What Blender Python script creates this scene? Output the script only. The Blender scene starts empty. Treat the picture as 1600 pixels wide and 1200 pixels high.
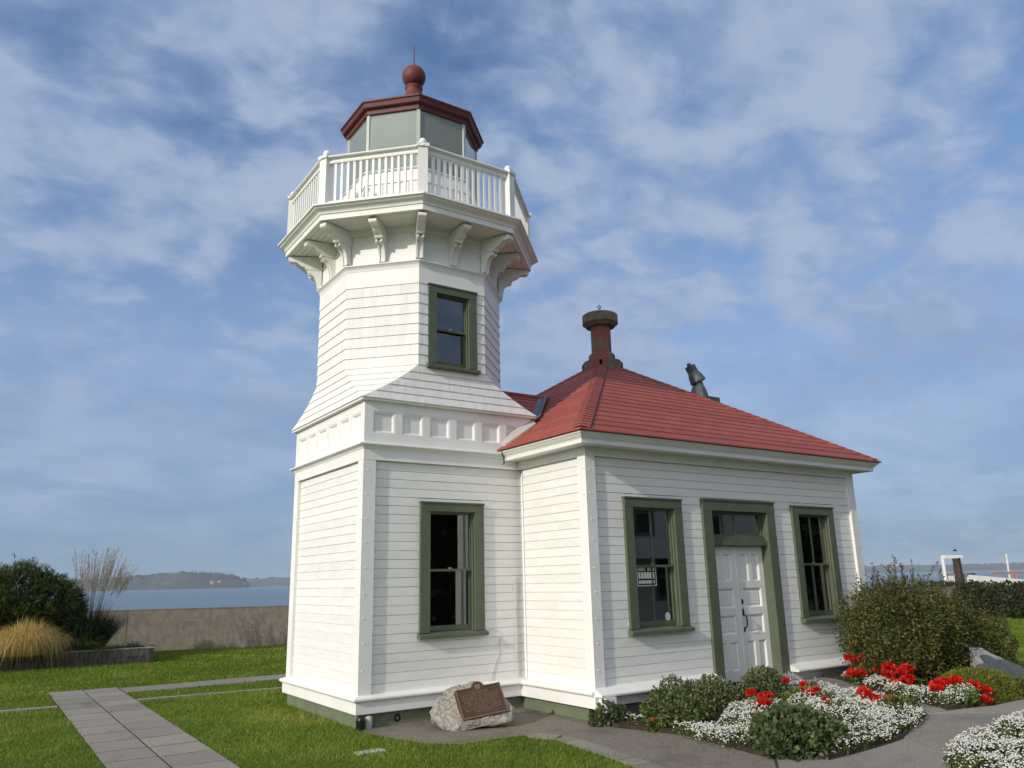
import bpy, bmesh, math, random
import numpy as np
from mathutils import Vector, Matrix, Quaternion
random.seed(7); rng = np.random.default_rng(7)
R = math.radians
scene = bpy.context.scene
COL = scene.collection

# ---------------------------------------------------------------- camera
cam_d = bpy.data.cameras.new('camera'); cam = bpy.data.objects.new('camera', cam_d); COL.objects.link(cam)
cam_d.sensor_fit = 'HORIZONTAL'; cam_d.sensor_width = 36.0; cam_d.lens = 36.0 * 1217.9 / 1600.0
cam_d.clip_start = 0.1; cam_d.clip_end = 60000
yaw, pitch, roll = R(34.188), R(14.13), R(-1.286)
Fv = Vector((math.sin(yaw)*math.cos(pitch), math.cos(yaw)*math.cos(pitch), math.sin(pitch)))
Rv = Vector((math.cos(yaw), -math.sin(yaw), 0)); Uv = Rv.cross(Fv)
R2 = math.cos(roll)*Rv + math.sin(roll)*Uv; U2 = -math.sin(roll)*Rv + math.cos(roll)*Uv
cam.matrix_world = Matrix(((R2.x, U2.x, -Fv.x, -4.587), (R2.y, U2.y, -Fv.y, -10.70), (R2.z, U2.z, -Fv.z, 1.93), (0, 0, 0, 1)))
scene.camera = cam

# ---------------------------------------------------------------- sun and sky
SUN = Vector((-1.0, -0.205, 0.456)).normalized()          # direction towards the sun
sl = bpy.data.lights.new('sun', 'SUN'); sl.energy = 2.65; sl.angle = R(0.6); sl.color = (1.0, 0.93, 0.81)
so = bpy.data.objects.new('sun', sl); COL.objects.link(so)
so.rotation_mode = 'QUATERNION'; so.rotation_quaternion = SUN.to_track_quat('Z', 'Y'); so.location = (-30, -10, 30)
scene.view_settings.view_transform = 'Standard'; scene.view_settings.look = 'None'
scene.view_settings.gamma = 1.0; scene.view_settings.exposure = 0.1
try: scene.view_settings.use_curve_mapping = False
except Exception: pass

scene.render.engine = 'CYCLES'
for k_, v_ in (('max_bounces', 6), ('diffuse_bounces', 3), ('glossy_bounces', 3), ('transmission_bounces', 3), ('volume_bounces', 0), ('transparent_max_bounces', 12)): setattr(scene.cycles, k_, v_)

class NT:
    """tiny node-tree helper"""
    def __init__(s, tree): s.t = tree; s.n = tree.nodes; s.l = tree.links
    def node(s, typ, ins=None, **kw):
        n = s.n.new(typ)
        for k, v in kw.items(): setattr(n, k, v)
        for k, v in (ins or {}).items(): s.put(n.inputs[k], v)
        return n
    def put(s, sock, v):
        if isinstance(v, bpy.types.NodeSocket): s.l.new(v, sock)
        elif isinstance(v, bpy.types.Node): s.l.new(v.outputs[0], sock)
        else: sock.default_value = v
    def math(s, op, a, b=0.0, clamp=False):
        n = s.node('ShaderNodeMath', {0: a, 1: b}, operation=op); n.use_clamp = clamp; return n.outputs[0]
    def mix(s, fac, a, b, blend='MIX'):
        n = s.node('ShaderNodeMix', data_type='RGBA', blend_type=blend)
        s.put(n.inputs[0], fac); s.put(n.inputs[6], a if not isinstance(a, tuple) else (*a[:3], 1)); s.put(n.inputs[7], b if not isinstance(b, tuple) else (*b[:3], 1))
        return n.outputs[2]
    def ramp(s, fac, stops):
        n = s.node('ShaderNodeValToRGB', {0: fac}); e = n.color_ramp.elements
        while len(e) < len(stops): e.new(0.5)
        for el, (p, c) in zip(e, stops): el.position = p; el.color = c if len(c) == 4 else (*c, 1)
        return n.outputs[0]
    def maprange(s, v, a, b, c=0.0, d=1.0, smooth=True):
        n = s.node('ShaderNodeMapRange', {0: v, 1: a, 2: b, 3: c, 4: d}, interpolation_type='SMOOTHSTEP' if smooth else 'LINEAR'); return n.outputs[0]
    def noise(s, vec, scale, detail=3, rough=0.55, dist=0.0):
        n = s.node('ShaderNodeTexNoise', {'Vector': vec, 'Scale': scale, 'Detail': detail, 'Roughness': rough, 'Distortion': dist}); return n.outputs[0]

world = bpy.data.worlds.new('World'); scene.world = world; world.use_nodes = True
w = NT(world.node_tree); w.n.clear()
sky = w.node('ShaderNodeTexSky', sky_type='NISHITA'); sky.sun_disc = False
sky.sun_elevation = math.asin(SUN.z); sky.sun_rotation = math.atan2(SUN.x, SUN.y)
sky.air_density = 1.0; sky.dust_density = 0.5; sky.ozone_density = 3.0; sky.altitude = 5
SKY = 0.13
tc = w.node('ShaderNodeTexCoord'); sep = w.node('ShaderNodeSeparateXYZ', {0: tc.outputs['Generated']})
zc = w.math('MAXIMUM', sep.outputs[2], 0.0)
inv = w.math('DIVIDE', 1.0, w.math('ADD', zc, 0.30))
px_ = w.math('MULTIPLY', sep.outputs[0], inv); py_ = w.math('MULTIPLY', sep.outputs[1], inv)
pv = w.node('ShaderNodeCombineXYZ', {0: px_, 1: py_, 2: 0.0})
mp = w.node('ShaderNodeMapping', {'Vector': pv, 'Location': (5.3, 2.2, 0.0), 'Rotation': (0, 0, R(38)), 'Scale': (0.95, 1.15, 1.0)})
n1 = w.noise(mp, 1.5, 3, 0.5, 0.2)                                # large cloud banks
n2 = w.noise(mp, 4.2, 5, 0.52, 0.25)                              # puffs
n4 = w.noise(mp, 11.0, 4, 0.52, 0.3)                               # mackerel ripple
dens = w.math('ADD', w.math('ADD', w.math('MULTIPLY', n1, 0.42), w.math('MULTIPLY', n2, 0.42)), w.math('MULTIPLY', n4, 0.24))
mask = w.maprange(dens, 0.37, 0.585)
low = w.maprange(zc, 0.14, 0.56, 1.0, 0.0)                        # thicker veil of cloud low in the sky
mask = w.math('MAXIMUM', mask, w.math('MULTIPLY', low, 0.95))
shade = w.maprange(w.math('ADD', w.math('MULTIPLY', n2, 0.6), w.math('MULTIPLY', n4, 0.4)), 0.40, 0.62)
skyc = w.node('ShaderNodeVectorMath', {0: sky.outputs[0], 1: (SKY*0.88, SKY*1.0, SKY*1.08)}, operation='MULTIPLY').outputs[0]
cl_hi = w.mix(shade, (0.25, 0.345, 0.535), (0.385, 0.465, 0.62))
cl_lo = w.mix(w.maprange(w.noise(mp, 2.2, 5, 0.55, 0.3), 0.36, 0.64), (0.22, 0.315, 0.49), (0.335, 0.425, 0.60))
cloud = w.mix(w.maprange(zc, 0.10, 0.42), cl_lo, cl_hi)
cloud = w.mix(w.maprange(zc, 0.0, 0.13), (0.185, 0.285, 0.435), cloud)
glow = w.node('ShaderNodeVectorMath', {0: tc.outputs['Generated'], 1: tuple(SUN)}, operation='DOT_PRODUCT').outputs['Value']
lit = w.maprange(glow, 0.05, 1.0, 1.0, 2.6)                       # thin cloud brightened and whitened towards the unseen sun, added as wall fill
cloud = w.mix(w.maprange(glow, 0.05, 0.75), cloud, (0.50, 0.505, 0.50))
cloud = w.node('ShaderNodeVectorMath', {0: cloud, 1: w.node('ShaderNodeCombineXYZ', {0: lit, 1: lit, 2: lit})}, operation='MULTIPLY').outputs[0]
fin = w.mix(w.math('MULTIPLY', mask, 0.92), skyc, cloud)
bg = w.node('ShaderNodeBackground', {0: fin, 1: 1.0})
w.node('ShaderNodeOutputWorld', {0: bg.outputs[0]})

# ---------------------------------------------------------------- materials
MATS = {}
def mat(name, c1, c2=None, scale=6.0, rough=0.6, bump=0.0, bscale=60.0, stretch=(1, 1, 1), rnd=0.0, spec=0.35, metal=0.0, c3=None, c3r=(0.6, 0.75), s3=2.0, detail=4, dist=0.02, lo=0.35, hi=0.65):
    m = bpy.data.materials.new(name); m.use_nodes = True; t = NT(m.node_tree); t.n.clear()
    pos = t.node('ShaderNodeNewGeometry').outputs['Position']
    mp = t.node('ShaderNodeMapping', {'Vector': pos, 'Scale': stretch})
    f = t.maprange(t.noise(mp, scale, detail), lo, hi)
    col = t.mix(f, c1, c2 or c1)
    if c3: col = t.mix(t.maprange(t.noise(mp, s3, 5, 0.65), c3r[0], c3r[1]), col, c3)
    if rnd:
        oi = t.node('ShaderNodeObjectInfo')
        k = t.maprange(oi.outputs['Random'], 0, 1, 1 - rnd, 1 + rnd, False)
        col = t.node('ShaderNodeVectorMath', {0: col, 1: t.node('ShaderNodeCombineXYZ', {0: k, 1: k, 2: k})}, operation='MULTIPLY').outputs[0]
    b = t.node('ShaderNodeBsdfPrincipled', {'Base Color': col, 'Roughness': rough, 'Metallic': metal, 'Specular IOR Level': spec})
    if bump:
        bn = t.node('ShaderNodeBump', {'Strength': bump, 'Distance': dist, 'Height': t.noise(mp, bscale, 4, 0.6)})
        t.put(b.inputs['Normal'], bn.outputs[0])
    t.node('ShaderNodeOutputMaterial', {0: b.outputs[0]}); MATS[name] = m; return m

def leafmat(name, c1, c2, c3=None, trans=0.25, rough=0.55):
    m = bpy.data.materials.new(name); m.use_nodes = True; t = NT(m.node_tree); t.n.clear()
    at = t.node('ShaderNodeAttribute', attribute_name='rnd')
    stops = [(0.0, c1), (0.75, c2), (1.0, c3 or c2)]
    col = t.ramp(at.outputs['Fac'], stops)
    d = t.node('ShaderNodeBsdfPrincipled', {'Base Color': col, 'Roughness': rough, 'Specular IOR Level': 0.3})
    tr = t.node('ShaderNodeBsdfTranslucent', {0: col})
    mx = t.node('ShaderNodeMixShader', {0: trans, 1: d.outputs[0], 2: tr.outputs[0]})
    t.node('ShaderNodeOutputMaterial', {0: mx.outputs[0]}); MATS[name] = m; return m

def glassmat(name, tint, refl=1.0, body=None, bodyfac=0.0):
    m = bpy.data.materials.new(name); m.use_nodes = True; t = NT(m.node_tree); t.n.clear()
    fr = t.math('MULTIPLY', t.node('ShaderNodeFresnel', {'IOR': 1.6}), refl, True)
    tr = t.node('ShaderNodeBsdfTransparent', {0: (*tint, 1)}).outputs[0]
    if body:
        df = t.node('ShaderNodeBsdfDiffuse', {0: (*body, 1)}).outputs[0]
        tr = t.node('ShaderNodeMixShader', {0: bodyfac, 1: tr, 2: df}).outputs[0]
    gl = t.node('ShaderNodeBsdfGlossy', {0: (1, 1, 1, 1), 'Roughness': 0.015}).outputs[0]
    mx = t.node('ShaderNodeMixShader', {0: fr, 1: tr, 2: gl})
    t.node('ShaderNodeOutputMaterial', {0: mx.outputs[0]}); MATS[name] = m; return m

mat('white', (0.80, 0.79, 0.76), (0.76, 0.75, 0.72), 2.5, 0.5, 0.12, 45, (1, 1, 1), 0.015, c3=(0.66, 0.645, 0.60), c3r=(0.62, 0.85), s3=1.7)
mat('siding', (0.80, 0.79, 0.76), (0.76, 0.75, 0.72), 3.0, 0.48, 0.18, 30, (1, 1, 5), 0.03, c3=(0.66, 0.65, 0.60), c3r=(0.63, 0.9), s3=2.2)
mat('shingle', (0.79, 0.78, 0.75), (0.73, 0.715, 0.675), 9.0, 0.6, 0.4, 28, (1, 1, 0.16), 0.02, c3=(0.60, 0.58, 0.52), c3r=(0.58, 0.8), s3=6.0)
mat('sage', (0.108, 0.126, 0.080), (0.092, 0.110, 0.070), 4, 0.5, 0.15, 40, c3=(0.15, 0.17, 0.11), s3=2, c3r=(0.6, 0.8))
mat('foundation', (0.155, 0.178, 0.112), (0.128, 0.15, 0.095), 3, 0.75, 0.3, 30, c3=(0.24, 0.23, 0.18), c3r=(0.56, 0.8), s3=4)
mat('roof_red', (0.32, 0.076, 0.052), (0.265, 0.064, 0.047), 5, 0.62, 0.25, 60, (1, 1, 1), 0.10, c3=(0.21, 0.075, 0.06), c3r=(0.55, 0.8), s3=3.0, spec=0.25)
mat('lantern_red', (0.125, 0.026, 0.026), (0.10, 0.022, 0.022), 4, 0.5, 0.15, 50, c3=(0.16, 0.06, 0.05), c3r=(0.62, 0.8), s3=6)
mat('ball_red', (0.16, 0.040, 0.036), (0.125, 0.030, 0.028), 5, 0.55, 0.2, 50, c3=(0.05, 0.018, 0.018), c3r=(0.60, 0.72), s3=7)
mat('flashing', (0.10, 0.12, 0.145), (0.07, 0.085, 0.105), 5, 0.45, 0.15, 30, metal=0.3)
mat('chimney_cap', (0.17, 0.15, 0.095), (0.11, 0.10, 0.07), 6, 0.75, 0.4, 40, c3=(0.07, 0.065, 0.05), c3r=(0.55, 0.7), s3=5)
mat('chimney', (0.17, 0.14, 0.085), (0.12, 0.10, 0.068), 6, 0.7, 0.4, 40, c3=(0.23, 0.075, 0.052), c3r=(0.46, 0.58), s3=2.4)
mat('vent_grey', (0.10, 0.115, 0.12), (0.07, 0.08, 0.082), 6, 0.5, 0.2, 40, metal=0.3, c3=(0.12, 0.15, 0.13), s3=4)
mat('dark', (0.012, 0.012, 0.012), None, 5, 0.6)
mat('black_metal', (0.012, 0.012, 0.013), (0.02, 0.02, 0.02), 8, 0.35, metal=0.4)
mat('wire', (0.60, 0.60, 0.57), None, 5, 0.5)
mat('inner_trim', (0.20, 0.185, 0.16), (0.17, 0.155, 0.135), 3, 0.6)
mat('interior', (0.22, 0.21, 0.20), (0.17, 0.165, 0.16), 1.5, 0.8)
mat('reflected_cloud', (0.60, 0.66, 0.60), (0.52, 0.58, 0.53), 1.6, 0.8)  # pale tone standing in for cloud reflected in the lantern panes
mat('pale_green', (0.52, 0.58, 0.50), (0.46, 0.52, 0.45), 4, 0.5)
mat('granite', (0.40, 0.37, 0.32), (0.24, 0.215, 0.185), 22, 0.85, 0.9, 26, c3=(0.07, 0.062, 0.055), c3r=(0.60, 0.68), s3=34, dist=0.03)
mat('slate_rock', (0.30, 0.29, 0.27), (0.20, 0.195, 0.185), 9, 0.8, 0.6, 22, c3=(0.10, 0.10, 0.10), c3r=(0.6, 0.7), s3=12)
mat('slate_plate', (0.075, 0.085, 0.095), (0.055, 0.062, 0.07), 12, 0.6, 0.15, 60)
mat('bronze', (0.115, 0.068, 0.042), (0.085, 0.050, 0.033), 14, 0.45, 0.2, 80, metal=0.55)
mat('bronze_edge', (0.24, 0.16, 0.11), (0.20, 0.13, 0.09), 14, 0.4, metal=0.6)
mat('concrete', (0.30, 0.275, 0.235), (0.21, 0.19, 0.163), 55, 0.85, 0.5, 90, c3=(0.15, 0.139, 0.12), c3r=(0.48, 0.75), s3=1.1, rnd=0.10)
mat('slab', (0.275, 0.25, 0.215), (0.20, 0.18, 0.155), 45, 0.85, 0.4, 80, c3=(0.15, 0.135, 0.118), c3r=(0.50, 0.78), s3=1.6, rnd=0.13)
mat('aggregate', (0.25, 0.22, 0.175), (0.115, 0.098, 0.078), 60, 0.9, 0.7, 60, c3=(0.13, 0.112, 0.088), c3r=(0.48, 0.72), s3=1.6, dist=0.01)
mat('joint', (0.055, 0.05, 0.042), (0.035, 0.033, 0.025), 8, 0.95)
mat('soil', (0.055, 0.04, 0.026), (0.03, 0.022, 0.015), 14, 0.95, 0.8, 40)
mat('seawall', (0.225, 0.192, 0.155), (0.17, 0.145, 0.117), 6.0, 0.9, 0.6, 30, (1, 1, 0.7), c3=(0.25, 0.225, 0.19), c3r=(0.60, 0.72), s3=5)
mat('seawall_joint', (0.36, 0.33, 0.29), (0.20, 0.17, 0.14), 3.0, 0.9)
mat('timber', (0.115, 0.10, 0.082), (0.05, 0.043, 0.036), 14, 0.9, 0.9, 30, (1.6, 1.6, 0.35), rnd=0.2, c3=(0.025, 0.022, 0.02), c3r=(0.50, 0.70), s3=9)
mat('timber_top', (0.30, 0.275, 0.235), (0.20, 0.18, 0.15), 6, 0.9, 0.4, 30)
mat('pile', (0.09, 0.066, 0.05), (0.04, 0.03, 0.024), 9, 0.9, 0.7, 16, (1, 1, 0.2))
mat('dock_white', (0.74, 0.72, 0.68), (0.66, 0.64, 0.60), 2, 0.6)
mat('dock_grey', (0.10, 0.095, 0.09), None, 2, 0.7)
mat('dock_orange', (0.45, 0.20, 0.12), (0.38, 0.17, 0.10), 2, 0.6)
mat('bark', (0.06, 0.045, 0.032), (0.035, 0.026, 0.02), 12, 0.9, 0.6, 30)
mat('land_far', (0.040, 0.055, 0.045), (0.030, 0.042, 0.036), 0.004, 0.9, c3=(0.12, 0.12, 0.09), c3r=(0.60, 0.66), s3=0.009)
mat('bluff_far', (0.30, 0.27, 0.21), (0.20, 0.19, 0.145), 0.02, 0.9)
mat('lawn', (0.105, 0.155, 0.018), (0.075, 0.118, 0.015), 1.1, 0.9, 0.7, 45, c3=(0.085, 0.095, 0.028), c3r=(0.58, 0.8), s3=0.6, dist=0.03)
mat('sign_white', (0.78, 0.76, 0.68), None, 4, 0.7)
mat('sticker', (0.55, 0.58, 0.62), (0.42, 0.45, 0.50), 40, 0.6)
mat('valve', (0.45, 0.48, 0.46), (0.38, 0.40, 0.38), 8, 0.7)
mat('house_wall', (0.48, 0.46, 0.43), (0.44, 0.42, 0.39), 2, 0.7)
glassmat('glass', (0.62, 0.66, 0.66), 4.2)
glassmat('glass_dim', (0.62, 0.66, 0.66), 1.5)
glassmat('lantern_glass', (0.72, 0.79, 0.76), 1.3, (0.60, 0.64, 0.53), 0.30)  # pale diffuse body stands in for sky reflected in the panes
leafmat('leaf_dark', (0.034, 0.045, 0.011), (0.118, 0.125, 0.032), (0.22, 0.19, 0.065))
leafmat('leaf_hedge', (0.018, 0.028, 0.009), (0.05, 0.062, 0.02), (0.09, 0.07, 0.03))
leafmat('leaf_grey', (0.065, 0.088, 0.03), (0.165, 0.19, 0.08), (0.26, 0.275, 0.15))
leafmat('leaf_mid', (0.05, 0.072, 0.02), (0.13, 0.16, 0.052), (0.2, 0.22, 0.09))
leafmat('leaf_broad', (0.036, 0.058, 0.018), (0.105, 0.14, 0.055), (0.19, 0.215, 0.115))
leafmat('leaf_ger', (0.05, 0.08, 0.016), (0.12, 0.16, 0.038), (0.18, 0.21, 0.06))
leafmat('leaf_moss', (0.09, 0.11, 0.012), (0.19, 0.21, 0.025), (0.25, 0.20, 0.05))
leafmat('leaf_silver', (0.28, 0.30, 0.28), (0.40, 0.42, 0.40), (0.5, 0.5, 0.47))
leafmat('needle', (0.018, 0.034, 0.007), (0.085, 0.115, 0.020), (0.20, 0.215, 0.05), 0.25)
leafmat('straw', (0.40, 0.27, 0.065), (0.70, 0.53, 0.19), (0.82, 0.70, 0.38), 0.5)
leafmat('plume', (0.26, 0.215, 0.16), (0.42, 0.365, 0.29), (0.52, 0.46, 0.38), 0.35)
leafmat('stalk', (0.06, 0.075, 0.04), (0.15, 0.15, 0.095), (0.24, 0.21, 0.14), 0.2)
leafmat('blade_green', (0.030, 0.055, 0.008), (0.10, 0.13, 0.018), (0.17, 0.19, 0.04), 0.3)
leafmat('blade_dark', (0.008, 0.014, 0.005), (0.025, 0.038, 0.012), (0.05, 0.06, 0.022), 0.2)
leafmat('agave', (0.07, 0.095, 0.07), (0.14, 0.17, 0.13), (0.22, 0.25, 0.20), 0.1)
leafmat('grass', (0.090, 0.150, 0.011), (0.205, 0.275, 0.024), (0.38, 0.35, 0.10), 0.4)
leafmat('alyssum', (0.68, 0.68, 0.64), (0.84, 0.83, 0.79), (0.84, 0.80, 0.70), 0.25)
leafmat('red_petal', (0.42, 0.008, 0.006), (0.70, 0.018, 0.010), (0.78, 0.05, 0.03), 0.25)
leafmat('orange_petal', (0.5, 0.13, 0.02), (0.65, 0.2, 0.03), (0.7, 0.25, 0.05), 0.2)
leafmat('tree_far', (0.014, 0.020, 0.010), (0.035, 0.045, 0.02), (0.05, 0.06, 0.03), 0.1)

def watermat():
    m = bpy.data.materials.new('sea'); m.use_nodes = True; t = NT(m.node_tree); t.n.clear()
    pos = t.node('ShaderNodeNewGeometry').outputs['Position']
    mp = t.node('ShaderNodeMapping', {'Vector': pos, 'Scale': (0.35, 1.0, 1.0), 'Rotation': (0, 0, R(-20))})
    h = t.math('ADD', t.noise(mp, 0.25, 6, 0.6), t.math('MULTIPLY', t.noise(mp, 0.02, 3), 2.0))
    bn = t.node('ShaderNodeBump', {'Strength': 0.25, 'Distance': 0.25, 'Height': h})
    b = t.node('ShaderNodeBsdfPrincipled', {'Base Color': (0.03, 0.06, 0.075, 1), 'Roughness': 0.22, 'IOR': 1.33, 'Normal': bn.outputs[0]})
    t.node('ShaderNodeOutputMaterial', {0: b.outputs[0]}); MATS['sea'] = m
watermat()

# ---------------------------------------------------------------- mesh helpers
OFF = {}
class Fr:
    """wall frame: u along the wall, o outwards, z up"""
    def __init__(s, o, u, n): s.o = Vector(o); s.u = Vector(u); s.n = Vector(n)
    def __call__(s, u, o, z): return tuple(s.o + s.u*u + s.n*o + Vector((0, 0, z)))
ID = Fr((0, 0, 0), (1, 0, 0), (0, 1, 0))

class MB:
    def __init__(s): s.v = []; s.f = []
    def loft(s, loops, cap=True, closed=True):
        base = len(s.v); n = len(loops[0])
        for lp in loops: s.v += [tuple(p) for p in lp]
        for i in range(len(loops)-1):
            a = base + i*n; b = a + n
            for j in range(n if closed else n-1):
                k = (j+1) % n; s.f.append((a+j, a+k, b+k, b+j))
        if cap:
            s.f.append(tuple(base+j for j in range(n))[::-1]); s.f.append(tuple(base+(len(loops)-1)*n+j for j in range(n)))
        return s
    def box(s, u0, u1, o0, o1, z0, z1, fr=ID):
        return s.loft([[fr(u0, o0, z), fr(u1, o0, z), fr(u1, o1, z), fr(u0, o1, z)] for z in (z0, z1)])
    def prism(s, prof, u0, u1, fr=ID):
        """profile [(o,z)] swept along u"""
        return s.loft([[fr(u, o, z) for o, z in prof] for u in (u0, u1)])
    def ring(s, prof, cx, cy, n=8, phase=22.5, apothem=True, closed=True):
        """closed profile [(r,z)] turned about a vertical axis"""
        k = 1/math.cos(math.pi/n) if apothem else 1.0
        base = len(s.v); m = len(prof)
        for i in range(n):
            a = R(phase) + 2*math.pi*i/n
            s.v += [(cx + r*k*math.cos(a), cy + r*k*math.sin(a), z) for r, z in prof]
        for i in range(n):
            p = base + i*m; q = base + ((i+1) % n)*m
            for j in range(m if closed else m-1):
                t = (j+1) % m; s.f.append((p+j, q+j, q+t, p+t))
        if not closed:
            for j in (0, m-1):
                if prof[j][0] > 1e-6: s.f.append(tuple(base+i*m+j for i in range(n)))
        return s
    def tube(s, path, rad, n=6):
        path = [Vector(p) for p in path]; loops = []
        for i, p in enumerate(path):
            d = (path[min(i+1, len(path)-1)] - path[max(i-1, 0)]).normalized()
            a = d.orthogonal().normalized(); b = d.cross(a)
            r = rad[i] if isinstance(rad, (list, tuple)) else rad
            loops.append([tuple(p + a*r*math.cos(2*math.pi*k/n) + b*r*math.sin(2*math.pi*k/n)) for k in range(n)])
        return s.loft(loops)

def finish(me, mb_v, mb_f, off, smooth, recalc=True):
    me.from_pydata([(x-off[0], y-off[1], z-off[2]) for x, y, z in mb_v], [], mb_f)
    if recalc:
        bm = bmesh.new(); bm.from_mesh(me); bmesh.ops.recalc_face_normals(bm, faces=bm.faces); bm.to_mesh(me); bm.free()
    if smooth:
        me.shade_smooth() if hasattr(me, 'shade_smooth') else None
        me.polygons.foreach_set('use_smooth', [True]*len(me.polygons))
    me.update()

def tag(o, label=None, cat=None, group=None, kind=None):
    if label: o['label'] = label
    if cat: o['category'] = cat
    if group: o['group'] = group
    if kind: o['kind'] = kind
    return o
def thing(name, label, cat, loc=(0, 0, 0), group=None):
    o = bpy.data.objects.new(name, None); COL.objects.link(o); o.location = loc; o.empty_display_size = 0.2
    OFF[o.name] = Vector(loc); return tag(o, label, cat, group)
def obj(name, mb, m, parent=None, smooth=False, label=None, cat=None, kind=None, loc=None, recalc=True):
    off = OFF[parent.name] if parent else Vector(loc or (0, 0, 0))
    me = bpy.data.meshes.new(name); finish(me, mb.v, mb.f, off, smooth, recalc); me.materials.append(MATS[m])
    o = bpy.data.objects.new(name, me); COL.objects.link(o)
    if parent: o.parent = parent
    else: o.location = off
    OFF[o.name] = off; return tag(o, label, cat, None, kind)
def meshdata(name, mb, m, smooth=False):
    me = bpy.data.meshes.new(name); finish(me, mb.v, mb.f, (0, 0, 0), smooth); me.materials.append(MATS[m]); return me
def inst(name, me, parent, M):
    o = bpy.data.objects.new(name, me); COL.objects.link(o); o.parent = parent
    o.matrix_basis = Matrix.Translation(-OFF[parent.name]) @ M; OFF[o.name] = OFF[parent.name]; return o
def frame_matrix(fr, u, o, z):
    p = fr(u, o, z); x = fr.u; y = fr.n
    return Matrix(((x.x, y.x, 0, p[0]), (x.y, y.y, 0, p[1]), (0, 0, 1, p[2]), (0, 0, 0, 1)))

def fast(name, V, faces, m, parent=None, rnd=None, loc=(0, 0, 0), smooth=False):
    """numpy mesh: V (n,3) world coordinates, faces (k,3|4)"""
    off = np.array(OFF[parent.name] if parent else loc, float)
    me = bpy.data.meshes.new(name); n = len(V); k, c = faces.shape
    me.vertices.add(n); me.vertices.foreach_set('co', (np.asarray(V, float)-off).astype(np.float32).ravel())
    me.loops.add(k*c); me.loops.foreach_set('vertex_index', faces.astype(np.int32).ravel())
    me.polygons.add(k); me.polygons.foreach_set('loop_start', (np.arange(k)*c).astype(np.int32))
    try: me.polygons.foreach_set('loop_total', np.full(k, c, np.int32))
    except Exception: pass
    if rnd is not None:
        a = me.attributes.new('rnd', 'FLOAT', 'POINT'); a.data.foreach_set('value', np.asarray(rnd, np.float32))
    me.update(calc_edges=True); me.validate()
    if smooth: me.polygons.foreach_set('use_smooth', [True]*len(me.polygons))
    me.materials.append(MATS[m])
    o = bpy.data.objects.new(name, me); COL.objects.link(o)
    if parent: o.parent = parent
    else: o.location = loc
    OFF[o.name] = Vector(off); return o

# ---------------------------------------------------------------- key dimensions (metres)
A = 3.046; C0 = A/2                       # tower base width, centre
B = 2.751; D = 1.782; L = 6.725           # signal house: left wall x, front wall y=-D, width
X1 = B + L; Y0 = -D; Y1 = Y0 + L
Z_SK, Z_LED, Z_FR, Z_STR = 0.187, 0.415, 3.715, 3.87
TAN = math.tan(R(22.5))
def sm(t): t = np.clip(t, 0, 1); return t*t*(3-2*t)
def H(x, y): return 0.2*sm((np.asarray(x, float)-3.0)/3.5)
def wall_y(x): return 17.27 - 0.396*x
# ---------------------------------------------------------------- ground, water, far shores
def ground():
    xs = np.concatenate([np.linspace(-90, 2, 47), np.linspace(2.25, 7.25, 21), np.linspace(8, 70, 32)])
    ss = np.concatenate([np.linspace(0, 40, 41), np.linspace(45, 160, 24)])
    X, S = np.meshgrid(xs, ss); Y = wall_y(X) - S; Z = H(X, Y) - 0.004
    V = np.stack([X, Y, Z], -1).reshape(-1, 3); nx = len(xs); k = []
    for i in range(len(ss)-1):
        b = i*nx + np.arange(nx-1); k.append(np.stack([b, b+nx, b+nx+1, b+1], 1))
    o = fast('ground', V, np.concatenate(k), 'lawn'); tag(o, 'mown green lawn around the lighthouse', None, None, 'structure')
ground()
mb = MB(); mb.box(-9000, 9000, -9000, 9000, -3.2, -3.0); tag(obj('water', mb, 'sea'), 'calm grey blue sea beyond the seawall', None, None, 'structure')

def ridge(name, pts, depth, m, label, seed, jag=3.0):
    """long low hill: (x,y,height) crest points, sloping to the water both ways"""
    r = np.random.default_rng(seed); crest = []
    for (xa, ya, ha), (xb, yb, hb) in zip(pts[:-1], pts[1:]):
        n = max(4, int(math.hypot(xb-xa, yb-ya)/14))
        for i in range(n): t = i/n; crest.append((xa+(xb-xa)*t, ya+(yb-ya)*t, ha+(hb-ha)*t))
    crest.append(pts[-1]); crest = np.array(crest); n = len(crest)
    d = crest[:, :2] - np.array([-4.6, -10.7]); d /= np.linalg.norm(d, axis=1)[:, None]
    rows = []
    for k, f in ((-1.0, 0.0), (-0.85, 0.38), (-0.45, 0.72), (0, 1.0), (0.6, 0.8), (1.2, 0.0)):
        z = -3.0 + (crest[:, 2]+3)*f + (r.normal(0, jag, n)*(0.5 if f < 1 else 1.0) if 0 < f else 0)
        rows.append(np.column_stack([crest[:, :2] + d*depth*k + (r.normal(0, 6, (n, 2)) if f else 0), z]))
    V = np.concatenate(rows); q = []
    for i in range(5):
        b = i*n + np.arange(n-1); q.append(np.stack([b, b+1, b+n+1, b+n], 1))
    o = fast(name, V, np.concatenate(q), m); return tag(o, label, None, None, 'structure')
ridge('headland', [(60, 3640, 20), (170, 3590, 36), (288, 3518, 44), (420, 3430, 42), (492, 3380, 46), (592, 3308, 57), (694, 3238, 60), (770, 3190, 54), (830, 3150, 44), (868, 3128, 26), (880, 3120, 4)], 120, 'land_far', 'wooded headland across the water behind the seawall', 3)
ridge('bluff', [(640, 3180, 4), (700, 3150, 22), (770, 3105, 27), (830, 3070, 20), (862, 3052, 4)], 25, 'bluff_far', 'pale sandy bluff at the tip of the headland', 4, 1.5)
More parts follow.
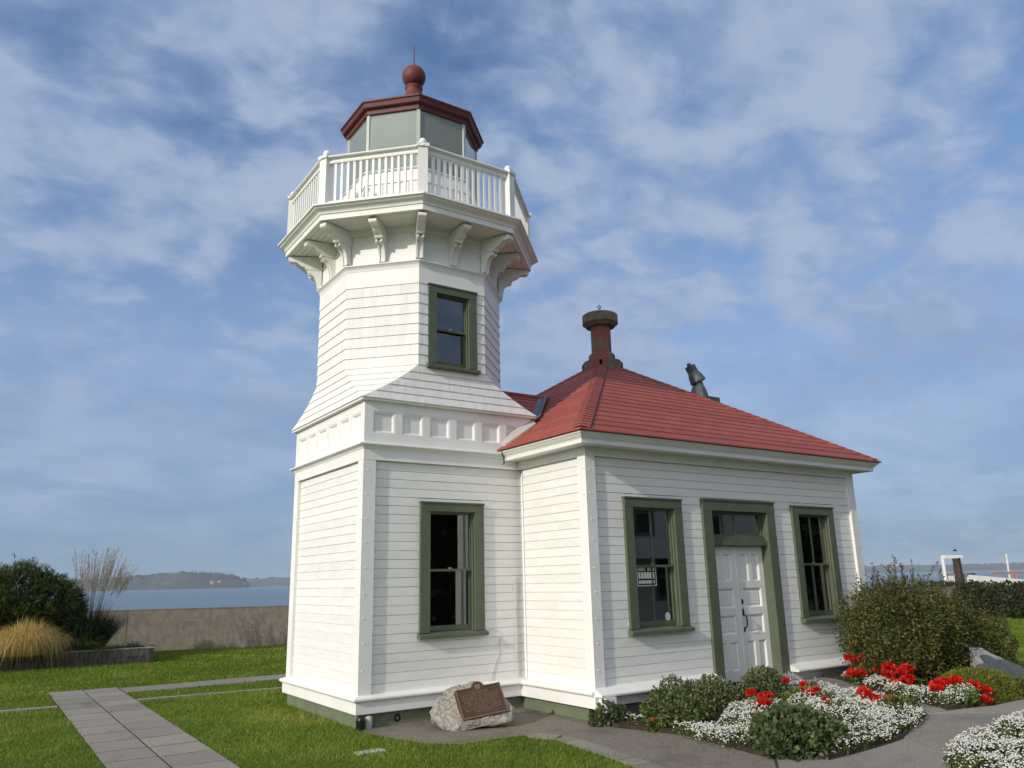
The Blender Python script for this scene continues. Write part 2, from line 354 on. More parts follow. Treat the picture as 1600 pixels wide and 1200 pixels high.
ridge('distant_coast', [(600, 5700, 45), (1400, 5300, 52), (2200, 4700, 55), (3200, 4000, 50), (4400, 3000, 40), (5200, 2200, 36), (5700, 1300, 44), (5900, 400, 40)], 300, 'land_far', 'low distant coast along the horizon', 5, 3.0)
# conifers standing on the headland crest
r = np.random.default_rng(11); V = []; Fq = []
for i in range(240):
    t = r.random(); xs = np.interp(t, [0, .3, .6, .85, 1], [200, 492, 694, 800, 866]); ys = np.interp(t, [0, .3, .6, .85, 1], [3560, 3380, 3238, 3170, 3130]); hz = np.interp(t, [0, .3, .6, .85, 1], [38, 45, 57, 48, 28])
    if r.random() < 0.3: t = 0.5 + 0.3*r.random()
    h = r.uniform(4, 11); wv = h*0.24; b = len(V); xs += r.normal(0, 8); ys += r.normal(0, 20)
    for k in range(5): V.append((xs+wv*math.cos(k*1.257), ys+wv*math.sin(k*1.257), hz-4))
    V.append((xs, ys, hz+h)); Fq += [(b+k, b+(k+1) % 5, b+5) for k in range(5)]
tag(fast('headland_trees', np.array(V), np.array(Fq), 'tree_far', rnd=r.random(len(V))), 'far conifers along the headland crest', None, None, 'stuff')

def poly_in(x, y, poly):
    inside = np.zeros(np.shape(x), bool); j = len(poly)-1
    for i in range(len(poly)):
        xi, yi = poly[i]; xj, yj = poly[j]
        c = ((yi > y) != (yj > y)) & (x < (xj-xi)*(y-yi)/(yj-yi+1e-12)+xi); inside ^= c; j = i
    return inside
def sheet(name, poly, dz, m, parent=None, skirt=0.03, label=None, kind=None, tilt=0.0):
    bm = bmesh.new(); vs = [bm.verts.new((x, y, 0)) for x, y in poly]; bm.faces.new(vs)
    for xc in np.arange(3.0, 6.76, 0.35):
        bmesh.ops.bisect_plane(bm, geom=bm.verts[:]+bm.edges[:]+bm.faces[:], plane_co=(xc, 0, 0), plane_no=(1, 0, 0), dist=1e-5)
    bmesh.ops.triangulate(bm, faces=bm.faces[:])
    if skirt:
        be = [e for e in bm.edges if e.is_boundary]
        ret = bmesh.ops.extrude_edge_only(bm, edges=be); low = {v for v in ret['geom'] if isinstance(v, bmesh.types.BMVert)}
    else: low = set()
    cx = sum(p[0] for p in poly)/len(poly); cy = sum(p[1] for p in poly)/len(poly); tx, ty = random.uniform(-tilt, tilt), random.uniform(-tilt, tilt)
    for v in bm.verts:
        v.co.z = float(H(v.co.x, v.co.y)) + dz + tx*(v.co.x-cx) + ty*(v.co.y-cy) - (skirt if v in low else 0)
    bmesh.ops.recalc_face_normals(bm, faces=bm.faces)
    off = OFF[parent.name] if parent else Vector((0, 0, 0))
    bmesh.ops.translate(bm, verts=bm.verts, vec=-off)
    me = bpy.data.meshes.new(name); bm.to_mesh(me); bm.free(); me.materials.append(MATS[m])
    o = bpy.data.objects.new(name, me); COL.objects.link(o); o.parent = parent; OFF[o.name] = off
    return tag(o, label, None, None, kind)

# paving left of the tower: two columns of slabs
PATH = [(-3.13, 7.72), (-1.9, 7.60), (-1.92, -8.0), (-3.10, -8.0)]
path = sheet('garden_path', PATH, 0.004, 'joint', None, 0, 'straight grey slab path across the lawn', 'structure')
y = 7.62; row = 0
while y > -7.5:
    h = 0.70 + random.uniform(-0.02, 0.02)
    for (a0, a1, s0) in ((-3.10, -2.54, 0.06), (-2.505, -1.93, 0.0)):
        g = 0.02
        sheet('paving_slab', [(a0, y+s0-g), (a1, y+s0*0.6-g), (a1, y-h+s0*0.6), (a0, y-h+s0)], 0.02, 'slab', path, 0.035, tilt=0.006)
    y -= h; row += 1
WALK2 = [(-1.9, 7.42), (12, 7.20), (12, 6.42), (-1.9, 6.56)]
p2 = sheet('side_path', WALK2, 0.004, 'joint', None, 0, 'narrow slab path running behind the tower', 'structure')
x = -1.88
while x < 11.8:
    sheet('paving_slab', [(x, 7.40), (x+1.19, 7.385), (x+1.19, 6.46), (x, 6.575)], 0.02, 'slab', p2, 0.03, tilt=0.004); x += 1.21
KERB1 = [(-9, 5.90), (-3.14, 5.44), (-3.14, 5.28), (-9, 5.72)]; KERB2 = [(-1.9, 5.36), (1.4, 5.02), (1.4, 4.88), (-1.9, 5.22)]
kb = sheet('lawn_edging', KERB1, 0.03, 'slab', None, 0.04, 'thin concrete edging strip left of the path', 'structure')
kb = sheet('lawn_edging', KERB2, 0.03, 'slab', None, 0.04, 'thin concrete edging strip between path and tower', 'structure')

# worn aggregate apron in front of the tower and concrete walk to the door
APRON = [(0.02, 0.03), (0.0, -0.42), (0.12, -1.05), (0.30, -1.55), (0.62, -1.80), (1.02, -1.80), (1.50, -1.85), (1.69, -2.28), (1.60, -3.08), (1.45, -4.0), (1.3, -5.0), (1.1, -6.6), (2.0, -6.6), (2.2, -5.2), (2.86, -4.62), (3.3, -3.2), (3.3, -1.75), (2.80, 0.03)]
sheet('gravel_apron', APRON, 0.006, 'aggregate', None, 0, 'worn exposed aggregate apron at the foot of the tower', 'structure')
WALK = [(2.2, -5.2), (2.0, -6.6), (1.9, -9.5), (14, -9.5), (14, -4.98), (10.2, -4.98), (10.55, -1.95), (9.4, -1.75), (3.3, -1.75), (3.3, -3.2), (2.86, -4.62)]
walk = sheet('walkway', WALK, 0.004, 'joint', None, 0, 'grey concrete walkway leading to the double door', 'structure')
def slab(*p): sheet('walk_slab', list(p), 0.016, 'concrete', walk, 0.03)
slab((2.22, -5.22), (2.87, -4.66), (3.16, -5.12), (4.4, -5.22), (4.1, -5.9), (2.75, -6.58), (2.02, -6.58))
slab((4.43, -5.20), (5.0, -5.03), (5.60, -4.86), (6.33, -5.62), (5.9, -5.95), (4.12, -5.9))
slab((5.62, -4.83), (5.93, -4.95), (6.60, -5.17), (8.0, -5.15), (8.0, -6.1), (6.0, -5.97), (6.36, -5.62))
slab((5.5, -4.80), (5.90, -3.72), (6.60, -3.60), (5.96, -4.90))
slab((5.92, -3.68), (6.25, -2.7), (7.30, -2.72), (6.58, -3.57))
slab((6.25, -2.67), (5.5, -1.9), (7.62, -1.9), (7.58, -2.2), (7.28, -2.69))
slab((8.03, -5.15), (11.0, -5.1), (11.0, -6.2), (8.03, -6.1))
slab((8.24, -6.15), (11.0, -6.25), (11.0, -9.45), (8.24, -9.45))
slab((11.03, -5.05), (13.95, -5.02), (13.95, -9.45), (11.03, -9.45))
slab((2.0, -6.62), (2.78, -6.62), (3.72, -6.15), (3.45, -8.65), (8.2, -8.65), (8.2, -9.45), (1.93, -9.45))
# border tiles between lawn and apron
EDGE = [(1.46, -1.95), (1.66, -2.30), (1.57, -3.08), (1.42, -4.0), (1.27, -5.0), (1.1, -6.2)]
acc = 0.0
for (xa, ya), (xb, yb) in zip(EDGE[:-1], EDGE[1:]):
    Ls = math.hypot(xb-xa, yb-ya); ux, uy = (xb-xa)/Ls, (yb-ya)/Ls; nx, ny = -uy, ux; n = max(1, round(Ls/0.3))
    for i in range(n):
        s0, s1 = i*Ls/n+0.008, (i+1)*Ls/n-0.008
        q = [(xa+ux*s0-nx*0.02, ya+uy*s0-ny*0.02), (xa+ux*s1-nx*0.02, ya+uy*s1-ny*0.02), (xa+ux*s1+nx*0.2, ya+uy*s1+ny*0.2), (xa+ux*s0+nx*0.2, ya+uy*s0+ny*0.2)]
        sheet('border_tile', q, 0.022, 'slab', walk, 0.03, tilt=0.02)

BED_MAIN = [(2.80, -1.86), (2.72, -2.2), (3.02, -3.15), (2.80, -4.52), (3.12, -5.06), (4.2, -5.12), (5.0, -4.97), (5.45, -4.78), (5.86, -3.7), (6.2, -2.7), (5.45, -1.92)]
BED_RIGHT = [(7.68, -1.9), (7.62, -2.25), (6.62, -3.62), (5.98, -4.88), (6.2, -5.02), (6.65, -5.09), (8.0, -5.08), (10.2, -5.0), (10.6, -1.9)]
BED_NEAR = [(3.85, -5.95), (5.04, -5.84), (5.9, -5.93), (8.2, -6.1), (8.2, -8.6), (3.5, -8.6), (3.75, -6.6)]
for pl, lb in ((BED_MAIN, 'dark soil of the flower bed below the left window'), (BED_RIGHT, 'dark soil of the flower bed right of the door'), (BED_NEAR, 'dark soil of the flower bed nearest the camera')):
    sheet('flower_bed', pl, 0.05, 'soil', None, 0.05, lb, 'structure')

# ---------------------------------------------------------------- walls: shared builders
def cut(u0, u1, holes, z0, z1):
    iv = [(u0, u1)]
    for (a, b, c, d) in holes:
        if z1 <= c or z0 >= d: continue
        nv = []
        for (p, q) in iv:
            if b <= p or a >= q: nv.append((p, q)); continue
            if a > p: nv.append((p, a))
            if b < q: nv.append((b, q))
        iv = nv
    return iv
def core(fr, u0, u1, z0, z1, holes, name, m, parent, o0=-0.2, o1=-0.078):
    mb = MB(); zs = sorted({z0, z1, *[h[2] for h in holes], *[h[3] for h in holes]})
    for a, b in zip(zs[:-1], zs[1:]):
        for p, q in cut(u0, u1, holes, a+1e-4, b-1e-4): mb.box(p, q, o0, o1, a, b, fr)
    return obj(name, mb, m, parent)
def siding(fr, u0, u1, z0, z1, n, holes, parent):
    h = (z1-z0)/n
    for i in range(n):
        a = z0 + i*h; b = a + h
        ivs = []
        for p, q in cut(u0, u1, holes, a, b):          # long boards are butted somewhere along the row
            if q-p > 1.5 and random.random() < 0.45:
                x_ = p+(q-p)*random.uniform(0.2, 0.8); ivs += [(p, x_-0.0008), (x_+0.0008, q)]
            else: ivs.append((p, q))
        for p, q in ivs:
            j = random.uniform(-0.0015, 0.0015); t = -0.05 + j
            prof = [(-0.078, a+0.001), (t+0.001, a+0.001), (t, a+0.006), (t, b-0.014), (-0.060, b-0.009), (-0.062, b-0.001), (-0.078, b-0.001)]
            obj('siding_board', MB().prism(prof, p, q, fr), 'siding', parent)
        for (ha, hb, hc, hd_) in holes:                  # short pieces above and below an opening
            for lo_, hi_ in ((max(a, hd_), b), (a, min(b, hc))):
                if hi_-lo_ < 0.004 or hi_-lo_ > h-1e-4: continue
                top = hi_ == b; t = -0.05
                prof = [(-0.078, lo_), (t, lo_), (t, hi_-0.017 if top else hi_), (-0.064, hi_-0.010 if top else hi_), (-0.078, hi_-0.001 if top else hi_)]
                obj('siding_board', MB().prism(prof, ha+0.0005, hb-0.0005, fr), 'siding', parent)
HOOK = MB(); HOOK.ring([(0.010, 0), (0.008, 0.009), (0.0, 0.015)], 0, 0, 6, 0, False, False)
HOOK.v = [(x, z, y) for x, y, z in HOOK.v]; HOOK = meshdata('hook', HOOK, 'white')
def hooks(fr, u, zs, parent, o=0.0):
    for z in zs: inst('cable_hook', HOOK, parent, frame_matrix(fr, u+random.uniform(-.008, .008), o, z+random.uniform(-.03, .03)))

def window(fr, parent, u0, u1, z0, z1, cw=0.165, ch=0.14, muntin=False, stop=0.0, reflection_panel=False, label=None, face=0.0, glass='glass'):
    """double-hung window; (u0,u1,z0,z1) is the outside of the casing, sill included"""
    sz = z0 + 0.085; a0, a1 = u0+cw, u1-cw; b0, b1 = sz, z1-ch
    mb = MB()
    mb.box(u0, a0, -0.078, face, sz, b1, fr); mb.box(a1, u1, -0.078, face, sz, b1, fr)
    mb.box(u0, u1, -0.078, face+0.004, b1, z1-0.02, fr); mb.box(u0-0.012, u1+0.012, -0.07, face+0.02, z1-0.02, z1+0.004, fr)
    mb.box(a0-0.03, a0, -0.24, -0.079, b0, b1, fr); mb.box(a1, a1+0.03, -0.24, -0.079, b0, b1, fr); mb.box(a0-0.03, a1+0.03, -0.24, -0.079, b1, b1+0.03, fr)
    mb.box(a0+0.001, a0+0.022, -0.083, -0.045, b0, b1, fr); mb.box(a1-0.022, a1-0.001, -0.083, -0.045, b0, b1, fr); mb.box(a0+0.022, a1-0.022, -0.083, -0.045, b1-0.02, b1-0.001, fr)
    win = obj('window', mb, 'sage', parent, label=label)
    sill = MB(); sill.prism([(-0.24, sz+0.012), (-0.24, z0+0.03), (0.0, z0), (face+0.045, z0), (face+0.062, z0+0.012), (face+0.062, z0+0.05), (face+0.052, z0+0.058), (-0.05, sz)], u0-0.03, u1+0.03, fr)
    obj('sill', sill, 'sage', win)
    mid = (b0+b1)/2 + 0.01; st = 0.042
    for (c0, c1, o0, o1) in ((mid-0.02, b1-0.002, -0.125, -0.088), (b0+0.012, mid+0.022, -0.166, -0.129)):
        s = MB(); r0 = 0.075 if c0 < mid-0.1 else 0.036
        s.box(a0+0.002, a0+st, o0, o1, c0, c1, fr); s.box(a1-st, a1-0.002, o0, o1, c0, c1, fr)
        s.box(a0+st, a1-st, o0, o1, c0, c0+r0, fr); s.box(a0+st, a1-st, o0, o1, c1-0.036, c1, fr)
        obj('sash', s, 'sage', win)
        if muntin:
            s = MB(); um = (a0+a1)/2; s.box(um-0.012, um+0.012, o0+0.004, o1-0.004, c0+r0, c1-0.036, fr); obj('muntin', s, 'sage' if muntin == 1 else 'white', win)
        om = (o0+o1)/2 - 0.002; e = 0.004
        for (p, q) in (((a0+st-e, (a0+a1)/2-0.011), ((a0+a1)/2+0.011, a1-st+e)) if muntin else ((a0+st-e, a1-st+e),)):
            g = MB(); g.box(p, q, om-0.003, om, c0+r0-e, c1-0.036+e, fr); obj('pane', g, glass, win)
    lk = MB(); um = (a0+a1)/2; lk.box(um-0.03, um+0.03, -0.128, -0.10, mid+0.0225, mid+0.035, fr); obj('sash_lock', lk, 'wire', win)
    jb = MB(); jb.box(a1-0.004, a1+0.10, -0.44, -0.242, b0, b1, fr); jb.box(a0-0.10, a0+0.004, -0.44, -0.242, b0, b1, fr); jb.box(a0-0.1, a1+0.1, -0.40, -0.242, b0-0.06, b0-0.002, fr)
    obj('inner_jamb', jb, 'inner_trim', win)
    return (u0+0.05, u1-0.05, z0+0.04, z1-0.05), win

TF = Fr((0, 0, 0), (1, 0, 0), (0, -1, 0))       # tower front (window) face
TL = Fr((0, A, 0), (0, -1, 0), (-1, 0, 0))      # tower left (sunlit) face
TB = Fr((A, A, 0), (-1, 0, 0), (0, 1, 0))
TR = Fr((A, 0, 0), (0, 1, 0), (1, 0, 0))
# ---------------------------------------------------------------- lighthouse tower
tower = thing('lighthouse_tower', 'white wooden lighthouse tower with octagonal shaft, railed gallery and red lantern roof', 'lighthouse', (C0, C0, 0))
mb = MB(); mb.box(0.03, A-0.03, 0.03, A-0.03, -0.4, Z_SK+0.01); foundation = obj('foundation', mb, 'foundation', tower)
def around(prof, name, m, o=0.0):
    """closed (o,z) profile mitred round the square base"""
    mb = MB(); lp = []
    for sx, sy in ((-1, -1), (1, -1), (1, 1), (-1, 1)):
        lp.append([(C0+sx*(C0+q), C0+sy*(C0+q), z) for q, z in prof])
    mb.loft(lp+[lp[0]], cap=False); return obj(name, mb, m, tower)
around([(-0.1, Z_SK), (0.035, Z_SK), (0.04, Z_SK+0.01), (0.04, 0.352), (-0.1, 0.352)], 'skirt_board', 'white')
around([(-0.1, 0.345), (0.05, 0.345), (0.058, 0.353), (0.075, 0.36), (0.085, 0.375), (0.083, 0.395), (0.07, 0.408), (0.0, 0.43), (-0.1, 0.44)], 'water_table', 'white')
around([(-0.2, 3.872), (0.0, 3.872), (0.012, 3.885), (0.022, 3.905), (0.05, 3.925), (0.072, 3.93), (0.085, 3.937), (0.085, 3.955), (0.02, 3.975), (-0.2, 3.98)], 'string_course', 'white')
CUTW = (0.956, 2.079, 1.118, 3.128)
hole_in = (0.956+0.165-0.03, 2.079-0.165+0.03, 1.118+0.06, 3.128-0.14+0.03)
for fr, holes, tag_ in ((TF, [CUTW], 'f'), (TL, [], 'l'), (TB, [], 'b'), (TR, [], 'r')):
    full = tag_ in 'fl'
    wl = core(fr, 0.081 if tag_ in 'fb' else 0.2, A-0.081 if tag_ in 'fb' else A-0.2, 0.43, 4.62, [hole_in] if holes else [], 'wall', 'interior', tower)
    cb = 0.20
    ends = (0, 1)
    for e in ends:
        c = MB(); u0, u1 = (0.0, cb) if e == 0 else (A-cb, A)
        if tag_ in 'lr': u0, u1 = (0.0, cb-0.002) if e == 0 else (A-cb+0.002, A-0.0)
        if tag_ in 'fb':
            c.box(u0+(0 if e else 0), u1, -0.0779, 0.0, 0.42, Z_FR, fr)
        else:
            c.box(u0+0.079 if e == 0 else u0, u1-0.079 if e == 1 else u1, -0.0779, 0.0, 0.42, Z_FR, fr)
        obj('corner_board', c, 'white', tower)
    c = MB(); k = 0.0 if tag_ in 'fb' else 0.079
    c.box(k, A-k, -0.0775, 0.004, Z_FR, 3.8735, fr); obj('frieze_board', c, 'white', tower)
    # frieze with recessed panels
    c = MB(); c.box(k, A-k, -0.0776, 0.0, 3.975, 4.125, fr); c.box(k, A-k, -0.0776, 0.0, 4.458, 4.64, fr); c.box(k, A-k, -0.0776, -0.042, 4.125, 4.458, fr)
    pw, gp, m0 = 0.36, 0.12, (A-6*0.36-5*0.12)/2
    us = [m0+i*(pw+gp) for i in range(6)]
    edges = [k] + sum([[u, u+pw] for u in us], []) + [A-k]
    for i in range(0, len(edges), 2): c.box(edges[i], edges[i+1], -0.0415, 0.0, 4.125, 4.458, fr)
    fz = obj('panel_frieze', c, 'white', tower)
    if full or tag_ == 'r':
        for u in us:
            p = MB(); w_, e_ = pw, 0.045; z0, z1 = 4.125, 4.458
            o0, o1 = -0.004, -0.034
            ou = [fr(u+.002, o0, z0+.002), fr(u+w_-.002, o0, z0+.002), fr(u+w_-.002, o0, z1-.002), fr(u+.002, o0, z1-.002)]
            md = [fr(u+e_*.45, o0-0.004, z0+e_*.45), fr(u+w_-e_*.45, o0-.004, z0+e_*.45), fr(u+w_-e_*.45, o0-.004, z1-e_*.45), fr(u+e_*.45, o0-.004, z1-e_*.45)]
            inn = [fr(u+e_, o1, z0+e_), fr(u+w_-e_, o1, z0+e_), fr(u+w_-e_, o1, z1-e_), fr(u+e_, o1, z1-e_)]
            bk = [fr(u+.002, -0.0414, z0+.002), fr(u+w_-.002, -0.0414, z0+.002), fr(u+w_-.002, -0.0414, z1-.002), fr(u+.002, -0.0414, z1-.002)]
            p.loft([bk, ou, md, inn]); obj('frieze_panel', p, 'white', fz)
    if full:
        siding(fr, cb, A-cb if tag_ == 'l' else B+0.1, 0.43, Z_FR, 25, holes, wl)
        hooks(fr, 0.06 if tag_ == 'f' else A-0.06, np.linspace(0.75, 3.55, 9), tower)
    else:
        c = MB(); c.box(cb, A-cb, -0.0778, -0.05, 0.43, Z_FR, fr); obj('rear_siding', c, 'siding', wl)
cwin, _ = window(TF, tower, *CUTW, glass='glass_dim')
hooks(TF, 0.945, (1.3, 1.8, 2.4, 2.8), tower, -0.05); hooks(TF, 2.1, (1.9, 2.5), tower, -0.05)
# cable hanging on the front face and lamp at the corner
mb = MB(); mb.tube([(2.09, 0.035, 1.17), (2.22, 0.04, 1.19), (2.36, 0.04, 1.16), (2.38, 0.04, 1.02), (2.33, 0.042, 0.80), (2.24, 0.042, 0.60), (2.15, 0.03, 0.46)], 0.006, 5); obj('cable', mb, 'wire', tower)
mb = MB(); mb.tube([(2.66, 0.03, 2.0), (2.665, 0.035, 1.4), (2.66, 0.03, 0.5)], 0.007, 5); obj('cable', mb, 'wire', tower)
mb = MB(); mb.ring([(0.0, -0.05), (0.05, -0.05), (0.055, 0.0), (0.03, 0.005), (0.0, -0.02)], 0, 0, 14, 0, False); mb.v = [(0.62+x, 0.03-z*0.6, 0.085+y) for x, y, z in mb.v]; obj('pipe_outlet', mb, 'black_metal', tower)

# ---- flare and octagonal shaft clad in shingles
RS = 1.503; ZF0, ZF1, ZS1 = 4.649, 5.293, 6.685
def section(h, cutk):
    """half-octagon corner points of a square of half width h with corners cut by cutk, from +x side, anticlockwise"""
    p = []
    for sx, sy in ((-1, -1), (1, -1), (1, 1), (-1, 1)):
        ax, ay = (C0+sx*h, C0+sy*(h-cutk)), (C0+sx*(h-cutk), C0+sy*h)
        p += [ax, ay] if sx*sy > 0 else [ay, ax]
    return p      # edges: 0-1 corner(-,-) ; 1-2 front ; 2-3 corner(+,-) ; 3-4 right ; 4-5 corner(+,+) ; 5-6 back; 6-7 corner(-,+); 7-0 left
KM = RS*(1-TAN); FO = 0.075
def flare(t): return RS + (C0+FO-RS)*(1-t)**1.9, KM*(t+0.22*t*(1-t))
levels = []; NF = 5
for i in range(NF+1): t = i/NF; levels.append((ZF0+(ZF1-ZF0)*t, *flare(t)))
NS = 8
for i in range(1, NS+1): levels.append((ZF1+(ZS1-ZF1)*i/NS, RS, KM))
sh = MB(); lp = []
for z, h, k in levels: lp.append([(x, y, z) for x, y in section(h-0.03, k*0.985+0.0005)])
for j in range(len(lp)-1):
    for e in range(8):
        if e == 1 and levels[j+1][0] > 5.30: continue
        sh.v += [lp[j][e], lp[j][(e+1) % 8], lp[j+1][(e+1) % 8], lp[j+1][e]]; k_ = len(sh.v)-4; sh.f.append((k_, k_+1, k_+2, k_+3))
yw = C0-RS+0.03; xa_, xb_ = lp[-1][1][0], lp[-1][2][0]; zt_ = ZS1; zb_ = levels[NF][0]
for (p_, q_, r_, s_) in ((xa_, 1.068+0.13, zb_, zt_), (1.986-0.13, xb_, zb_, zt_), (1.068+0.13, 1.986-0.13, 6.575, zt_), (1.068+0.13, 1.986-0.13, zb_, 5.33)):
    sh.v += [(p_, yw, r_), (q_, yw, r_), (q_, yw, s_), (p_, yw, s_)]; k_ = len(sh.v)-4; sh.f.append((k_, k_+1, k_+2, k_+3))
shaft = obj('shaft', sh, 'shingle', tower)
WS = (1.068, 1.986, 5.262, 6.70)           # shaft window casing
mb = MB(); mb.loft([[(x, y, z) for x, y in section(C0+FO-0.006, 0.0005)] for z in (ZF0-0.035, ZF0+0.002)]); obj('flare_edge', mb, 'white', tower)
for li in range(len(levels)-1):
    z0, h0, k0 = levels[li]; z1, h1, k1 = levels[li+1]
    s0 = section(h0, k0); s1 = section(h1, k1)
    for e in range(8):
        p0, q0 = Vector(s0[e]), Vector(s0[(e+1) % 8]); p1, q1 = Vector(s1[e]), Vector(s1[(e+1) % 8])
        wlen = max((q0-p0).length, (q1-p1).length)
        if wlen < 0.02: continue
        d = (q1-p1).normalized(); nrm = Vector((d.y, -d.x))
        if nrm.dot((p1+q1)/2-Vector((C0, C0))) < 0: nrm = -nrm
        n = max(1, round(wlen/0.15)); cuts_ = [0.0]
        for i in range(1, n): cuts_.append((i+random.uniform(-0.3, 0.3))/n)
        cuts_.append(1.0); m_ = MB(); m2_ = MB()
        for a, b in zip(cuts_[:-1], cuts_[1:]):
            segs = [(a, b)]
            if e == 1:      # leave the window opening free on the front face
                def uat(t): return (p1+(q1-p1)*t).x
                wa, wb = (WS[0]+0.05-p1.x)/(q1.x-p1.x), (WS[1]-0.05-p1.x)/(q1.x-p1.x)
                if z1 > WS[2]+0.09: segs = [(x0, x1) for x0, x1 in ((a, min(b, wa)), (max(a, wb), b)) if x1-x0 > 1e-4]
            for (a_, b_) in segs:
                g = 0.0004/max(wlen, .1); a2, b2 = a_+(g if a_ > 0 else 0), b_-(g if b_ < 1 else 0)
                th = 0.015+random.uniform(-0.0008, 0.0012); dz = random.uniform(-0.0012, 0.0012); lift = nrm*th
                # butt end stands proud, top tucks under the next course; ends meet on the arris
                def pt(pp, qq, t, off, z):
                    v = pp+(qq-pp)*t; k = off
                    ext = (off*TAN if False else 0)
                    v = v+nrm*k+ (d*(-k*TAN) if t <= 0.0 else d*(k*TAN) if t >= 1.0 else d*0); return (v.x, v.y, z)
                inner = -0.012
                top = 0.001
                (m2_ if (e == 1 and a_ > 0.5 and z1 > WS[2]+0.09) else m_).loft([[pt(p0, q0, a2, inner, z0+dz), pt(p0, q0, b2, inner, z0+dz), pt(p0, q0, b2, th, z0+dz), pt(p0, q0, a2, th, z0+dz)],
                         [pt(p1, q1, a2, inner, z1+0.004), pt(p1, q1, b2, inner, z1+0.004), pt(p1, q1, b2, top, z1+0.004), pt(p1, q1, a2, top, z1+0.004)]])
        for mm in (m_, m2_):
            if mm.v: obj('shingle_course', mm, 'shingle', shaft)
SF = Fr((0, C0-RS-0.0, 0), (1, 0, 0), (0, -1, 0))
_, wtop = window(Fr((0, C0-RS-0.03, 0), (1, 0, 0), (0, -1, 0)), tower, *WS, cw=0.15, ch=0.135, glass='glass_dim')
# near-black sheet behind the shaft window, standing in for its unlit void
mb = MB(); mb.ring([(RS-0.42, ZF1-0.3), (RS-0.42, 7.0), (RS-0.40, 7.0), (RS-0.40, ZF1-0.3)], C0, C0)
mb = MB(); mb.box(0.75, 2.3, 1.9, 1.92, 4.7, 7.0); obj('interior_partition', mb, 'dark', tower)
mb = MB(); mb.box(0.3, 2.75, 2.2, 2.22, 0.2, 4.6); mb.box(0.2, A-0.2, 0.2, A-0.2, 4.55, 4.6); obj('interior_partition', mb, 'interior', tower)
# ---- belt: frieze board, moulding, bracket wall
def oct_part(name, prof, m, parent=None): return obj(name, MB().ring(prof, C0, C0), m, parent or tower)
oct_part('shaft_frieze', [(RS-0.06, ZS1-0.004), (RS+0.014, ZS1-0.004), (RS+0.014, 6.97), (RS-0.06, 6.97)], 'white')
oct_part('belt_moulding', [(RS-0.06, 6.962), (RS+0.018, 6.962), (RS+0.022, 6.985), (RS+0.03, 7.01), (RS+0.05, 7.035), (RS+0.062, 7.045), (RS+0.072, 7.05), (RS+0.072, 7.07), (RS+0.02, 7.09), (RS-0.06, 7.09)], 'white')
oct_part('bracket_wall', [(RS-0.06, 7.085), (RS, 7.085), (RS, 7.72), (RS-0.06, 7.72)], 'white')
oct_part('cornice_bead', [(RS-0.02, 7.45), (RS+0.014, 7.45), (RS+0.018, 7.462), (RS+0.014, 7.474), (RS-0.02, 7.474)], 'white')
oct_part('cornice_bead', [(RS-0.02, 7.60), (RS+0.02, 7.60), (RS+0.03, 7.625), (RS+0.05, 7.70), (RS-0.02, 7.70)], 'white')
# soffit boards
RG = 2.10
for e in range(8):
    a0 = R(22.5+45*e); a1 = a0+R(45); k = 1/math.cos(R(22.5)); nb = 6
    for j in range(nb):
        r0 = RS+0.0+(RG-0.02-RS)*j/nb+0.004; r1 = RS+(RG-0.02-RS)*(j+1)/nb-0.004
        q = [(C0+r*k*math.cos(a), C0+r*k*math.sin(a)) for r, a in ((r0, a0), (r0, a1), (r1, a1), (r1, a0))]
        obj('soffit_board', MB().loft([[(x, y, z) for x, y in q] for z in (7.696+0.001*(j % 2), 7.72)]), 'white', tower)
oct_part('soffit_backing', [(RS-0.1, 7.712), (RG-0.01, 7.712), (RG-0.01, 7.80), (RS-0.1, 7.80)], 'white')
oct_part('gallery_fascia', [(RG-0.03, 7.683), (RG, 7.683), (RG, 7.79), (RG-0.03, 7.79)], 'white')
oct_part('gallery_cornice', [(RG-0.05, 7.775), (RG+0.012, 7.775), (RG+0.018, 7.782), (RG+0.022, 7.80), (RG+0.034, 7.818), (RG+0.06, 7.835), (RG+0.09, 7.85), (RG+0.11, 7.87), (RG+0.117, 7.882), (RG+0.14, 7.884), (RG+0.14, 7.91), (RG+0.02, 7.918), (RG-0.05, 7.918)], 'white')
oct_part('gallery_deck', [(0.9, 7.86), (RG, 7.86), (RG, 7.925), (0.9, 7.93)], 'white')
# brackets
def bracket(sc):
    up = [(0.0, 7.44), (0.25, 7.44), (0.262, 7.455), (0.272, 7.48), (0.285, 7.488), (0.31, 7.495), (0.345, 7.515), (0.375, 7.545), (0.405, 7.57), (0.44, 7.578), (0.485, 7.574), (0.515, 7.582), (0.535, 7.602), (0.54, 7.63), (0.53, 7.655), (0.505, 7.668), (0.46, 7.672), (0.0, 7.69)]
    lo = [(0.0, 7.092), (0.075, 7.092), (0.078, 7.16), (0.088, 7.22), (0.107, 7.28), (0.135, 7.33), (0.168, 7.362), (0.195, 7.373), (0.225, 7.373), (0.236, 7.385), (0.236, 7.41), (0.222, 7.422), (0.205, 7.438), (0.0, 7.438)]
    ln = [(0.0, 7.092), (0.058, 7.092), (0.06, 7.16), (0.07, 7.225), (0.09, 7.29), (0.12, 7.345), (0.155, 7.378), (0.19, 7.39), (0.205, 7.41), (0.0, 7.41)]
    mb = MB(); hw = 0.068
    for prof, w0 in ((up, 0.068), (ln, 0.058)):
        mb.loft([[(u, o*sc, z) for o, z in prof] for u in (-w0, w0)])
    for u0, u1 in ((-0.0585, -0.030), (0.030, 0.0585)):
        mb.loft([[(u, o*sc, z) for o, z in lo] for u in (u0, u1)])
    return meshdata('bracket', mb, 'white')
BR_M, BR_V = bracket(1.0), bracket(1.11)
